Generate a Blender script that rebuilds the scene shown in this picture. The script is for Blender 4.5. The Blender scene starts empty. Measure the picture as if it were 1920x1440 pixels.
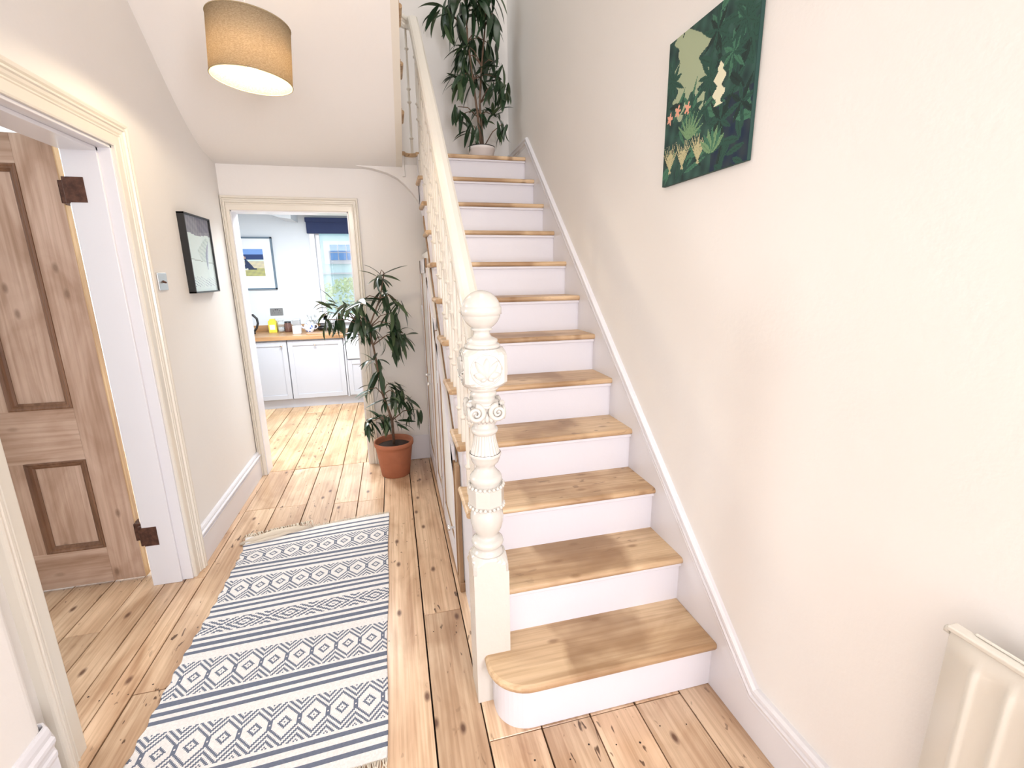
import bpy, math, random
from mathutils import Vector, Matrix
S = bpy.context.scene
COL = S.collection
rnd = random.Random(7)
# ------------------------------------------------------------------ camera
YAW, PITCH, ROLL, FPX = 0.2466, -0.2313, -0.0135, 871.3
cam_d = bpy.data.cameras.new('camera'); cam = bpy.data.objects.new('camera', cam_d); COL.objects.link(cam)
F = Vector((math.sin(YAW)*math.cos(PITCH), math.cos(YAW)*math.cos(PITCH), math.sin(PITCH)))
R0 = Vector((math.cos(YAW), -math.sin(YAW), 0)); U0 = R0.cross(F)
cr, sr = math.cos(ROLL), math.sin(ROLL)
RT = R0*cr + U0*sr; UP = U0*cr - R0*sr
M = Matrix((RT, UP, -F)).transposed().to_4x4(); M.translation = Vector((-1.0248, -1.1565, 1.4483))
cam.matrix_world = M
cam_d.sensor_fit = 'HORIZONTAL'; cam_d.sensor_width = 36; cam_d.lens = FPX/1920*36; cam_d.clip_start = .02
S.camera = cam
# ------------------------------------------------------------------ colour management, world
S.view_settings.view_transform = 'Standard'; S.view_settings.look = 'None'
S.view_settings.gamma = 1; S.view_settings.use_curve_mapping = False
S.view_settings.exposure = 0.04
W = bpy.data.worlds.new('sky'); S.world = W; W.use_nodes = True
bg = W.node_tree.nodes['Background']; bg.inputs[0].default_value = (.80, .90, 1.0, 1); bg.inputs[1].default_value = 1.5
def area(name, loc, rot, sx, sy, power, col):
    d = bpy.data.lights.new(name, 'AREA'); d.shape = 'RECTANGLE'; d.size = sx; d.size_y = sy; d.energy = power; d.color = col
    o = bpy.data.objects.new(name, d); COL.objects.link(o); o.location = loc; o.rotation_euler = rot; return o
R = math.radians
area('front_door_daylight', (-.95, -5.45, 1.5), (R(90), 0, R(6)), 1.9, 2.6, 85, (.93, .93, 1.0))
area('stairwell_top_fill', (-.7, .6, 5.1), (0, 0, 0), 1.2, 3.0, 34, (1.0, .975, .94))  # added fill from above; the stairwell ceiling itself is closed
area('kitchen_rooflight', (-1.85, 3.30, 2.145), (0, 0, 0), 1.1, .75, 88, (.93, .97, 1.0))
area('kitchen_glazing_daylight', (-3.5, 3.6, 1.5), (0, R(-90), 0), 1.8, 2.0, 12, (.88, .95, 1.0))
area('living_room_daylight', (-4.9, 2.2, 1.6), (0, R(-90), 0), 1.8, 2.4, 110, (.90, .96, 1.0))
area('left_wall_fill', (-.04, -2.3, 1.55), (R(90), 0, R(62)), 1.1, 1.5, 118, (.95, .94, 1.0))  # unseen fill added to brighten the left wall; no window exists here
_h = bpy.data.lights.new('rear_hall_fill', 'POINT'); _h.energy = 12; _h.color = (1, .90, .78); _h.shadow_soft_size = .15  # extra fill added behind the camera for the left side; no fitting
_ho = bpy.data.objects.new('rear_hall_fill', _h); COL.objects.link(_ho); _ho.location = (-1.62, -2.3, 2.35)

# ------------------------------------------------------------------ materials
def mat(name, col, rough=.5, metal=0, bump=0, bscale=40, var=0, vscale=4, coat=0, spec=.5, sss=0):
    m = bpy.data.materials.new(name); m.use_nodes = True; nt = m.node_tree; b = nt.nodes['Principled BSDF']
    b.inputs['Base Color'].default_value = (*col, 1); b.inputs['Roughness'].default_value = rough
    b.inputs['Metallic'].default_value = metal; b.inputs['Coat Weight'].default_value = coat
    b.inputs['Specular IOR Level'].default_value = spec
    tc = nt.nodes.new('ShaderNodeTexCoord')
    if var:
        n = nt.nodes.new('ShaderNodeTexNoise'); n.inputs['Scale'].default_value = vscale; n.inputs['Detail'].default_value = 4
        nt.links.new(tc.outputs['Object'], n.inputs['Vector'])
        r = nt.nodes.new('ShaderNodeValToRGB'); r.color_ramp.elements[0].position = .3; r.color_ramp.elements[1].position = .7
        r.color_ramp.elements[0].color = (*[c*(1-var) for c in col], 1); r.color_ramp.elements[1].color = (*[min(1, c*(1+var)) for c in col], 1)
        nt.links.new(n.outputs[0], r.inputs[0]); nt.links.new(r.outputs[0], b.inputs['Base Color'])
    if bump:
        n = nt.nodes.new('ShaderNodeTexNoise'); n.inputs['Scale'].default_value = bscale; n.inputs['Detail'].default_value = 3
        nt.links.new(tc.outputs['Object'], n.inputs['Vector'])
        bp = nt.nodes.new('ShaderNodeBump'); bp.inputs['Strength'].default_value = bump; bp.inputs['Distance'].default_value = .004
        nt.links.new(n.outputs[0], bp.inputs['Height']); nt.links.new(bp.outputs[0], b.inputs['Normal'])
    return m
def wood(name, light, mid, dark, along='Y', rough=.35, knots=.5, worn=None, specks=0, grainscale=1.0, coat=0.0, tint=.12, plane='XY'):
    """pine: long grain streaks, growth figure, knots, per-piece shift by Object Info random"""
    m = bpy.data.materials.new(name); m.use_nodes = True; nt = m.node_tree; L = nt.links; N = nt.nodes
    b = N['Principled BSDF']; b.inputs['Roughness'].default_value = rough; b.inputs['Coat Weight'].default_value = coat
    b.inputs['Coat Roughness'].default_value = .15
    tc = N.new('ShaderNodeTexCoord'); oi = N.new('ShaderNodeObjectInfo')
    ml = N.new('ShaderNodeVectorMath'); ml.operation = 'SCALE'; ml.inputs[0].default_value = (13.1, 7.7, 5.3); L.new(oi.outputs['Random'], ml.inputs['Scale'])
    ad = N.new('ShaderNodeVectorMath'); ad.operation = 'ADD'; L.new(tc.outputs['Object'], ad.inputs[0]); L.new(ml.outputs[0], ad.inputs[1])
    def mapped(sc):
        q = N.new('ShaderNodeMapping'); q.inputs['Scale'].default_value = sc; L.new(ad.outputs[0], q.inputs['Vector']); return q
    ax = {'X': 0, 'Y': 1, 'Z': 2}[along]
    def sc(a, l): v = [a]*3; v[ax] = l; return v
    def noise(v, s, det=4, dist=0):
        n = N.new('ShaderNodeTexNoise'); n.inputs['Scale'].default_value = s; n.inputs['Detail'].default_value = det; n.inputs['Distortion'].default_value = dist
        L.new(v.outputs[0], n.inputs['Vector']); return n
    def ramp(src, stops):
        r = N.new('ShaderNodeValToRGB'); e = r.color_ramp.elements
        e[0].position, e[0].color = stops[0][0], (*stops[0][1], 1); e[1].position, e[1].color = stops[1][0], (*stops[1][1], 1)
        for p, c in stops[2:]:
            x = e.new(p); x.color = (*c, 1)
        L.new(src, r.inputs[0]); return r
    def mix(f, a, bb, mode='MIX', fac=None):
        x = N.new('ShaderNodeMix'); x.data_type = 'RGBA'; x.blend_type = mode
        if f is None: x.inputs[0].default_value = fac
        else: L.new(f, x.inputs[0])
        L.new(a, x.inputs[6])
        if isinstance(bb, tuple): x.inputs[7].default_value = (*bb, 1)
        else: L.new(bb, x.inputs[7])
        return x
    g1 = noise(mapped(sc(14*grainscale, 1.0)), 1.0, 5, 1.2)
    c = ramp(g1.outputs[0], [(.3, mid), (.62, light)])
    g2 = noise(mapped(sc(90*grainscale, 2.2)), 1.0, 3, .4)
    r2 = ramp(g2.outputs[0], [(.35, (.72, .66, .6)), (.6, (1, 1, 1))])
    x = mix(None, c.outputs[0], r2.outputs[0], 'MULTIPLY', .75)
    big = noise(mapped(sc(6.0, 2.6)), 1.0, 4, .8)
    rb = ramp(big.outputs[0], [(.36, (.70, .60, .52)), (.62, (1.07, 1.06, 1.05))])
    x = mix(None, x.outputs[2], rb.outputs[0], 'MULTIPLY', .8)
    if knots:
        v = N.new('ShaderNodeTexVoronoi'); v.inputs['Scale'].default_value = 1.0; v.voronoi_dimensions = '2D'
        sx = N.new('ShaderNodeSeparateXYZ'); cx_ = N.new('ShaderNodeCombineXYZ'); L.new(mapped(sc(7.5, 3.6)).outputs[0], sx.inputs[0])
        L.new(sx.outputs[0], cx_.inputs[0]); L.new(sx.outputs[2 if plane == 'XZ' else 1], cx_.inputs[1]); L.new(cx_.outputs[0], v.inputs['Vector'])
        rk = ramp(v.outputs['Distance'], [(.035, (1, 1, 1)), (.10, (0, 0, 0)), (.06, (.6, .6, .6))])
        sel = N.new('ShaderNodeSeparateColor'); L.new(v.outputs['Color'], sel.inputs[0])
        gt = N.new('ShaderNodeMath'); gt.operation = 'GREATER_THAN'; gt.inputs[1].default_value = .5; L.new(sel.outputs[0], gt.inputs[0])
        kk = N.new('ShaderNodeMath'); kk.operation = 'MULTIPLY'; kk.inputs[1].default_value = knots; L.new(rk.outputs[0], kk.inputs[0])
        k2 = N.new('ShaderNodeMath'); k2.operation = 'MULTIPLY'; L.new(kk.outputs[0], k2.inputs[0]); L.new(gt.outputs[0], k2.inputs[1]); kk = k2
        x = mix(kk.outputs[0], x.outputs[2], dark)
    if specks:
        n = noise(mapped(sc(26, 9)), 1.6, 2, .6)
        rs = ramp(n.outputs[0], [(.665, (0, 0, 0)), (.70, (1, 1, 1))])
        n2 = noise(mapped(sc(2.6, 1.2)), 1.0, 2)
        rs2 = ramp(n2.outputs[0], [(.42, (0, 0, 0)), (.6, (1, 1, 1))])
        mm = N.new('ShaderNodeMath'); mm.operation = 'MULTIPLY'; L.new(rs.outputs[0], mm.inputs[0]); L.new(rs2.outputs[0], mm.inputs[1])
        mk = N.new('ShaderNodeMath'); mk.operation = 'MULTIPLY'; mk.inputs[1].default_value = specks; L.new(mm.outputs[0], mk.inputs[0])
        x = mix(mk.outputs[0], x.outputs[2], (.10, .05, .025))
    if worn:   # darker stain where a runner lay across the middle of the step
        sp = N.new('ShaderNodeSeparateXYZ'); L.new(tc.outputs['Object'], sp.inputs[0])
        wn = noise(mapped((9, 9, 9)), 1.0, 4)
        aa = N.new('ShaderNodeMath'); aa.operation = 'MULTIPLY_ADD'; aa.inputs[1].default_value = .10; L.new(wn.outputs[0], aa.inputs[0]); L.new(sp.outputs[0], aa.inputs[2])
        rr = ramp(aa.outputs[0], [(0, (0, 0, 0)), (1, (0, 0, 0))])
        mr = N.new('ShaderNodeMapRange'); mr.inputs[1].default_value = -.35; mr.inputs[2].default_value = .45; L.new(aa.outputs[0], mr.inputs[0])
        rr = ramp(mr.outputs[0], [(.30, (0, 0, 0)), (.34, (1, 1, 1)), (.70, (1, 1, 1)), (.76, (0, 0, 0))])
        n3 = noise(mapped((3, 5, 3)), 1.2, 3)
        r3 = ramp(n3.outputs[0], [(.35, (.15, .15, .15)), (.6, (1, 1, 1))])
        mm = N.new('ShaderNodeMath'); mm.operation = 'MULTIPLY'; L.new(rr.outputs[0], mm.inputs[0]); L.new(r3.outputs[0], mm.inputs[1])
        mk = N.new('ShaderNodeMath'); mk.operation = 'MULTIPLY'; mk.inputs[1].default_value = worn; L.new(mm.outputs[0], mk.inputs[0])
        x = mix(mk.outputs[0], x.outputs[2], dark)
    # per-piece tint
    mr = N.new('ShaderNodeMapRange'); mr.inputs[3].default_value = 1-tint; mr.inputs[4].default_value = 1+tint*.6; L.new(oi.outputs['Random'], mr.inputs[0])
    hv = N.new('ShaderNodeHueSaturation'); L.new(mr.outputs[0], hv.inputs['Value']); L.new(x.outputs[2], hv.inputs['Color'])
    L.new(hv.outputs[0], b.inputs['Base Color'])
    bp = N.new('ShaderNodeBump'); bp.inputs['Strength'].default_value = .25; bp.inputs['Distance'].default_value = .002
    L.new(g2.outputs[0], bp.inputs['Height']); L.new(bp.outputs[0], b.inputs['Normal'])
    return m
def attr_mat(name, rough=.8, bump=0, bscale=300, coat=0):
    m = mat(name, (.5, .5, .5), rough, bump=bump, bscale=bscale, coat=coat); nt = m.node_tree
    a = nt.nodes.new('ShaderNodeVertexColor'); a.layer_name = 'Col'
    nt.links.new(a.outputs[0], nt.nodes['Principled BSDF'].inputs['Base Color']); return m
WALL = mat('wall_paint', (.80, .77, .735), .75, bump=.15, bscale=60, var=.02, vscale=1.2)
CEIL = mat('ceiling_paint', (.81, .785, .755), .8, bump=.1, bscale=50)
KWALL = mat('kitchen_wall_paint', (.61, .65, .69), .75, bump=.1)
GLOSS = mat('white_gloss_paint', (.74, .73, .76), .28, bump=.12, bscale=25, coat=.2)
CREAM = mat('cream_gloss_paint', (.74, .695, .61), .28, bump=.12, bscale=25, coat=.3)
NEWEL = mat('newel_cream_white_paint', (.63, .605, .555), .22, bump=.2, bscale=60, coat=.4)
RISER = mat('riser_white_paint', (.74, .725, .77), .4, bump=.12, bscale=30)
FLOORW = wood('floor_pine', (.74, .55, .38), (.58, .385, .245), (.13, .06, .035), 'Y', .28, .95, specks=.95, coat=.25, tint=.17)
KFLOORW = wood('kitchen_floor_pine', (.70, .50, .30), (.58, .37, .20), (.16, .08, .03), 'Y', .28, .8, specks=.9, coat=.25, tint=.16)
TREADW = wood('tread_pine', (.70, .52, .33), (.59, .41, .235), (.25, .135, .06), 'X', .42, .7, worn=.75, specks=.5, grainscale=.8, tint=.06)
DOORW = wood('stripped_door_pine', (.60, .44, .35), (.49, .335, .25), (.13, .07, .04), 'Z', .5, .6, grainscale=.7, tint=.03, plane='XZ')
DOORWX = wood('stripped_door_pine_rail', (.60, .44, .35), (.49, .335, .25), (.13, .07, .04), 'X', .5, .3, grainscale=.7, tint=.03, plane='XZ')
MOULDW = wood('dark_moulding_pine', (.24, .125, .07), (.15, .07, .035), (.06, .025, .012), 'Z', .5, 0, tint=.05)
EDGEW = wood('raw_pine_edge', (.66, .46, .25), (.48, .28, .14), (.2, .1, .04), 'Z', .5, .2, tint=.05)
STRIPW = wood('bare_wood_strip', (.48, .33, .20), (.36, .22, .12), (.15, .08, .04), 'Z', .5, .1, tint=.08)
OAK = wood('oak_worktop', (.50, .31, .16), (.36, .20, .09), (.18, .09, .04), 'X', .35, 0, tint=.05)
RUST = mat('rusty_hinge_metal', (.10, .045, .03), .6, .5, bump=.5, bscale=200, var=.4, vscale=60)
STEEL = mat('brushed_steel', (.55, .55, .54), .35, .9)
CHROME = mat('polished_metal', (.75, .74, .72), .18, 1)
BLACK = mat('black_plastic', (.012, .012, .013), .35)
TERRA = mat('terracotta', (.40, .145, .075), .75, bump=.3, bscale=60, var=.12, vscale=8)
SOIL = mat('dark_soil', (.035, .02, .013), .95, bump=1, bscale=120)
LEAF = mat('leaf_green', (.022, .052, .022), .34, var=.45, vscale=9, coat=.1)
LEAFL = mat('leaf_green_pale', (.065, .105, .045), .36, var=.35, vscale=9)
STEM = mat('brown_stem', (.16, .10, .065), .8, bump=.6, bscale=90, var=.3, vscale=30)
POTW = mat('white_glazed_pot', (.72, .66, .64), .4)
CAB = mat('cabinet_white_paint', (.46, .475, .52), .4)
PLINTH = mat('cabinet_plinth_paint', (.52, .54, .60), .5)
CERAM = mat('white_ceramic', (.80, .82, .86), .12, coat=.5)
NAVY = mat('navy_fabric', (.022, .035, .10), .85, bump=.3, bscale=200)
GREYF = mat('blue_grey_frame_paint', (.10, .15, .20), .5)
MOUNT = mat('picture_mount_card', (.74, .77, .80), .9)
GAP = mat('dark_joint', (.03, .02, .015), .95)
RADM = mat('radiator_cream_enamel', (.64, .61, .54), .3, coat=.3)
FRINGE = mat('cotton_fringe', (.66, .58, .47), .95, bump=.4, bscale=200)
HOUSE = mat('pale_render', (.72, .90, .92), .9)
BLUEG = mat('sky_blue_panes', (.13, .34, .72), .25)
BUSHM = mat('pale_shrub_leaves', (.70, .80, .50), .8, var=.2, vscale=20)  # pale yellow-green with slight random variation
YELLOW = mat('yellow_carton', (.72, .55, .05), .5, var=.1, vscale=30)
BROWNJ = mat('brown_glass_jar', (.12, .055, .04), .2)
def glass(name, col, alpha_rough=.02):
    m = mat(name, col, alpha_rough); m.node_tree.nodes['Principled BSDF'].inputs['Transmission Weight'].default_value = .92
    m.node_tree.nodes['Principled BSDF'].inputs['IOR'].default_value = 1.15; return m
GLASS = glass('clear_glass', (.95, .97, .98))
PANE = bpy.data.materials.new('window_glass'); PANE.use_nodes = True
_n = PANE.node_tree.nodes; _n.clear(); _o = _n.new('ShaderNodeOutputMaterial'); _m = _n.new('ShaderNodeMixShader'); _t = _n.new('ShaderNodeBsdfTransparent'); _g = _n.new('ShaderNodeBsdfGlossy'); _g.inputs['Roughness'].default_value = .02
_m.inputs[0].default_value = .07
for _a, _b in ((_t.outputs[0], _m.inputs[1]), (_g.outputs[0], _m.inputs[2]), (_m.outputs[0], _o.inputs[0])): PANE.node_tree.links.new(_a, _b)
# linen shade: translucent
SHADE = bpy.data.materials.new('linen_shade'); SHADE.use_nodes = True
nt = SHADE.node_tree; nt.nodes.clear(); N = nt.nodes; L = nt.links
out = N.new('ShaderNodeOutputMaterial'); mx = N.new('ShaderNodeMixShader'); mx.inputs[0].default_value = .34
df = N.new('ShaderNodeBsdfDiffuse'); tl = N.new('ShaderNodeBsdfTranslucent')
tc = N.new('ShaderNodeTexCoord'); nz = N.new('ShaderNodeTexNoise'); nz.inputs['Scale'].default_value = 1; mp = N.new('ShaderNodeMapping'); mp.inputs['Scale'].default_value = (160, 160, 500)
L.new(tc.outputs['Object'], mp.inputs[0]); L.new(mp.outputs[0], nz.inputs['Vector'])
rp = N.new('ShaderNodeValToRGB'); rp.color_ramp.elements[0].position = .35; rp.color_ramp.elements[1].position = .65
rp.color_ramp.elements[0].color = (.40, .31, .20, 1); rp.color_ramp.elements[1].color = (.54, .44, .30, 1)
L.new(nz.outputs[0], rp.inputs[0]); L.new(rp.outputs[0], df.inputs[0]); L.new(rp.outputs[0], tl.inputs[0])
L.new(df.outputs[0], mx.inputs[1]); L.new(tl.outputs[0], mx.inputs[2]); L.new(mx.outputs[0], out.inputs[0])
LINER = mat('shade_white_lining', (.92, .86, .70), .8)
BULB = bpy.data.materials.new('lit_bulb'); BULB.use_nodes = True
BULB.node_tree.nodes['Principled BSDF'].inputs['Emission Color'].default_value = (1, .78, .45, 1)
BULB.node_tree.nodes['Principled BSDF'].inputs['Emission Strength'].default_value = 12

# ------------------------------------------------------------------ geometry helpers
class MB:
    def __init__(s): s.v = []; s.f = []; s.mi = []; s.sm = []
    def add(s, vs, fs, mi=0, smooth=False):
        n = len(s.v); s.v += [tuple(v) for v in vs]; s.f += [tuple(i+n for i in f) for f in fs]; s.mi += [mi]*len(fs); s.sm += [smooth]*len(fs); return s
    def box(s, x0, x1, y0, y1, z0, z1, mi=0):
        x0, x1 = sorted((x0, x1)); y0, y1 = sorted((y0, y1)); z0, z1 = sorted((z0, z1))
        v = [(x0, y0, z0), (x1, y0, z0), (x1, y1, z0), (x0, y1, z0), (x0, y0, z1), (x1, y0, z1), (x1, y1, z1), (x0, y1, z1)]
        return s.add(v, [(0, 3, 2, 1), (4, 5, 6, 7), (0, 1, 5, 4), (1, 2, 6, 5), (2, 3, 7, 6), (3, 0, 4, 7)], mi)
    def prism(s, poly, axis, a0, a1, mi=0, smooth=False):
        """poly in the two other axes (in x,y,z order), extruded along axis"""
        def P(p, a): return {'x': (a, p[0], p[1]), 'y': (p[0], a, p[1]), 'z': (p[0], p[1], a)}[axis]
        n = len(poly); v = [P(p, a0) for p in poly]+[P(p, a1) for p in poly]
        ar = sum(poly[i][0]*poly[(i+1) % n][1]-poly[(i+1) % n][0]*poly[i][1] for i in range(n))
        flip = (ar > 0) == (axis != 'y'); flip = flip if a1 > a0 else not flip
        fs = [(i, (i+1) % n, n+(i+1) % n, n+i) for i in range(n)]
        caps = [tuple(range(n))[::-1], tuple(range(n, 2*n))]
        if not flip: fs = [f[::-1] for f in fs]; caps = [c[::-1] for c in caps]
        s.add(v, fs, mi, smooth); b = len(s.v)-2*n
        for c in caps: s.f.append(tuple(i+b for i in c)); s.mi.append(mi); s.sm.append(False)
        return s
    def lathe(s, prof, c=(0, 0, 0), seg=32, mi=0, smooth=True, close=False):
        v = []; f = []
        for r, z in prof:
            for k in range(seg):
                a = 2*math.pi*k/seg; v.append((c[0]+r*math.cos(a), c[1]+r*math.sin(a), c[2]+z))
        m = len(prof)
        for i in range(m-1 if not close else m):
            for k in range(seg):
                a = i*seg+k; b_ = i*seg+(k+1) % seg; j = ((i+1) % m)*seg
                f.append((a, b_, j+(k+1) % seg, j+k))
        return s.add(v, f, mi, smooth)
    def tube(s, pts, r, seg=8, mi=0, caps=True, smooth=True, up=None):
        pts = [Vector(p) for p in pts]; rs = r if isinstance(r, (list, tuple)) else [r]*len(pts); v = []
        t0 = (pts[1]-pts[0]).normalized(); a = Vector((0, 0, 1)) if abs(t0.z) < .9 else Vector((1, 0, 0))
        if up: a = Vector(up)
        nrm = t0.cross(a).normalized()
        for i, p in enumerate(pts):
            t = (pts[min(i+1, len(pts)-1)]-pts[max(i-1, 0)]).normalized()
            nrm = (nrm-t*nrm.dot(t)).normalized(); bb = t.cross(nrm)
            for k in range(seg):
                q = 2*math.pi*k/seg; v.append(p+(nrm*math.cos(q)+bb*math.sin(q))*rs[i])
        f = []
        for i in range(len(pts)-1):
            for k in range(seg): f.append((i*seg+k, i*seg+(k+1) % seg, (i+1)*seg+(k+1) % seg, (i+1)*seg+k))
        if caps: f += [tuple(range(seg))[::-1], tuple(range((len(pts)-1)*seg, len(pts)*seg))]
        return s.add(v, f, mi, smooth)
    def sweep(s, prof, pts, side, upv=None, mi=0, smooth=False, cap=True):
        """sweep a closed 2d profile (a along `side`, b along up) through pts. side: list of vectors per point, up: list"""
        v = []; m = len(prof)
        for p, sd, u in zip(pts, side, upv):
            for a, b in prof: v.append(Vector(p)+Vector(sd)*a+Vector(u)*b)
        f = []
        for i in range(len(pts)-1):
            for k in range(m): f.append((i*m+k, i*m+(k+1) % m, (i+1)*m+(k+1) % m, (i+1)*m+k))
        if cap: f += [tuple(range(m))[::-1], tuple(range((len(pts)-1)*m, len(pts)*m))]
        return s.add(v, f, mi, smooth)
    def build(s, name, material, parent=None, bevel=0, fix=True):
        off = Vector(parent.get('_o', (0, 0, 0))) if parent else Vector((0, 0, 0))
        me = bpy.data.meshes.new(name); me.from_pydata([tuple(Vector(v)-off) for v in s.v], [], s.f)
        for m in (material if isinstance(material, (list, tuple)) else [material]): me.materials.append(m)
        me.polygons.foreach_set('material_index', s.mi); me.polygons.foreach_set('use_smooth', s.sm)
        if fix:
            import bmesh
            b = bmesh.new(); b.from_mesh(me); bmesh.ops.recalc_face_normals(b, faces=b.faces); b.to_mesh(me); b.free()
        me.update()
        o = bpy.data.objects.new(name, me); COL.objects.link(o)
        if parent:
            o.parent = parent; o['_o'] = tuple(off)
        if bevel:
            bm = o.modifiers.new('bevel', 'BEVEL'); bm.width = bevel; bm.segments = 2; bm.limit_method = 'ANGLE'; bm.angle_limit = R(40)
        return o
def empty(name, loc=(0, 0, 0), label=None, cat=None, group=None, kind=None):
    o = bpy.data.objects.new(name, None); COL.objects.link(o); o.location = loc; o['_o'] = tuple(loc); o.empty_display_size = .05
    return tag(o, label, cat, group, kind)
def tag(o, label=None, cat=None, group=None, kind=None):
    for k, v in (('label', label), ('category', cat), ('group', group), ('kind', kind)):
        if v: o[k] = v
    return o
def lab(o, t): o['label'] = t; return o
def copy_child(o, parent, loc=None, name=None):
    c = o.copy(); COL.objects.link(c); c.parent = parent
    if loc is not None: c.location = loc
    return c

RISE, G = .19, .2158
NZ = lambda y: RISE + y*RISE/G          # nosing line height at y
YB, YL, XW = 2.476, 2.92, -2.077
# ================================================================== ROOM SHELL
def struct(name, mb, m, parent=None, **k):
    o = mb.build(name, m, parent, **k)
    if not parent: o['kind'] = 'structure'
    return o
# floor: individual boards in the hall, the room on the left and the kitchen
floor = empty('floor', (0, 0, 0), kind='structure')
MB().box(-5.2, .02, -5.6, 5.1, -.06, -.024).build('subfloor', GAP, floor)
def boards(edges, y0, y1, m, joints={}, gap=.0048, top=0):
    for i in range(len(edges)-1):
        a, b = edges[i], edges[i+1]; ys = [y0]+sorted(joints.get(i, []))+[y1]
        for j in range(len(ys)-1):
            dz = rnd.uniform(-.0015, .0008)
            g = gap*rnd.uniform(.6, 1.3)/2
            mb = MB().box(a+g, b-g, ys[j]+.0015, ys[j+1]-.0015, -.022, top+dz)
            o = mb.build('floor_board', m, floor); 
            mod = o.modifiers.new('bevel', 'BEVEL'); mod.width = .0015; mod.segments = 1
hall = [-5.15, -4.96, -4.78, -4.6, -4.41, -4.23, -4.05, -3.87, -3.69, -3.50, -3.32, -3.14, -2.96, -2.79, -2.615, -2.45, -2.32, -2.196, -2.11, -2.025, -1.847, -1.66, -1.486, -1.335, -1.168, -.986, -.822, -.645, -.474, -.308, -.133, .015]
J = {25: [.64], 24: [], 23: [1.825], 22: [1.84], 21: [], 20: [1.88], 19: [.507, 1.885], 18: [1.2], 17: [-.3], 15: [.9], 13: [.4], 26: [.01], 27: [.01], 28: [.01], 29: [.01]}
boards(hall, -5.6, 2.512, FLOORW, J)
ked = [-3.45+.178*i for i in range(17)]
boards(ked, 2.516, 5.05, KFLOORW, {k: [rnd.uniform(3, 4.4)] for k in range(0, 16, 4)})
# nail heads along the joint lines (tiny dark nails in the boards)
nails = MB()
for yy in (.52, 1.25, 1.87, 2.2, -.1):
    for i in range(13, 30):
        for q in (.25, .75):
            if i > 26 and yy > 0: continue
            x = hall[i]*(1-q)+hall[i+1]*q+rnd.uniform(-.012, .012); y = yy+rnd.uniform(-.02, .02); r = rnd.uniform(.0022, .004)
            nails.lathe([(r, .0003), (.0002, .0008)], (x, y, 0), 6, smooth=False)
for yy in (2.75, 3.2, 3.7, 4.15):
    for i in range(17):
        for q in (-.06, .06):
            nails.lathe([(.003, .0003), (.0002, .0008)], (ked[i]+q+rnd.uniform(-.01, .01), yy+rnd.uniform(-.02, .02), 0), 6, smooth=False)
n_ = nails.build('nail_heads', GAP, floor); n_['kind'] = 'stuff'
# right wall (staircase side)
struct('wall_right', MB().box(0, .15, -5.6, 5.05, -.05, 5.2), WALL)
# left wall with doorway y .39..1.235, top 1.98
LW0, LW1, LH = .325, 1.215, 1.975
RW = -2.240
mb = MB().box(RW, XW, LW1, YB, -.05, 5.2).box(RW, XW, LW0, LW1, LH, 5.2).box(RW, XW, -5.6, LW0, -.05, 5.2)
struct('wall_left', mb, WALL)
# projecting pier nearest the camera with a rounded arris
pr = .035; px1, py1 = -1.985, .105
arc = [(px1-pr+pr*math.cos(a), py1-pr+pr*math.sin(a)) for a in [R(t) for t in range(0, 91, 15)]]
pier = MB().prism([(XW-.01, -1.2), (px1, -1.2)]+arc+[(XW-.01, py1)], 'z', 0, 3.3)
for i, f in enumerate(pier.f): pier.sm[i] = False
struct('wall_pier', pier, WALL)
# back wall: kitchen doorway x -2.03..-1.283, z 1.887
KX0, KX1, KH = -2.030, -1.283, 1.890
mb = MB().box(XW-.01, KX0, YB, YB+.13, -.05, 2.3).box(KX0, KX1, YB, YB+.13, KH, 2.3).box(KX1, .0, YB, YB+.13, -.05, 2.27)
struct('wall_back', mb, WALL)
# landing back wall, upper walls
struct('wall_landing', MB().box(-2.3, .0, YL, YL+.12, 2.2, 5.2), WALL)
struct('ceiling_stairwell', MB().box(-2.3, .15, -5.6, YL+.12, 5.2, 5.28), CEIL)
struct('wall_front', MB().box(-2.3, .15, -5.7, -5.6, -.05, 5.2), WALL)
struct('ceiling_hall', MB().box(XW, -.90, -5.6, .96, 3.19, 3.30).box(-.90, 0, -5.6, -1.3, 3.19, 3.30), CEIL)
# soffit under the upper flight
def sofz(y): return 2.205+(2.155-y)*.82
sof = [(YB+.001, 2.176), (2.38, 2.188), (2.28, 2.207), (2.19, 2.238), (2.10, 2.282), (2.0, 2.343), (1.88, sofz(1.88)), (.96, sofz(.96)), (.96, sofz(.96)+.08), (2.0, sofz(2.02)+.09), (2.12, 2.35), (YB+.001, 2.25)]
SX = -.935
so = MB().prism(sof, 'x', XW, SX-.0005)
_sv, _sf = [], []
for _y, _z in sof[:8]: _sv += [(XW, _y, _z-.0008), (SX, _y, _z-.0008)]
for _i in range(7): _sf.append((2*_i, 2*_i+1, 2*_i+3, 2*_i+2))
so.add(_sv, _sf, smooth=True)
struct('ceiling_soffit', so, CEIL, fix=False)
# left room shell
KRM = mat('living_room_paint', (.82, .86, .88), .8)
struct('wall_room', MB().box(-5.3, -5.2, -1.6, 3.5, -.05, 2.75).box(-5.2, -2.3, 3.35, 3.45, -.05, 2.75).box(-5.2, -2.3, -1.6, -1.5, -.05, 2.75), KRM)
struct('ceiling_room', MB().box(-5.3, -2.3, -1.6, 3.5, 2.72, 2.8), KRM)
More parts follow.
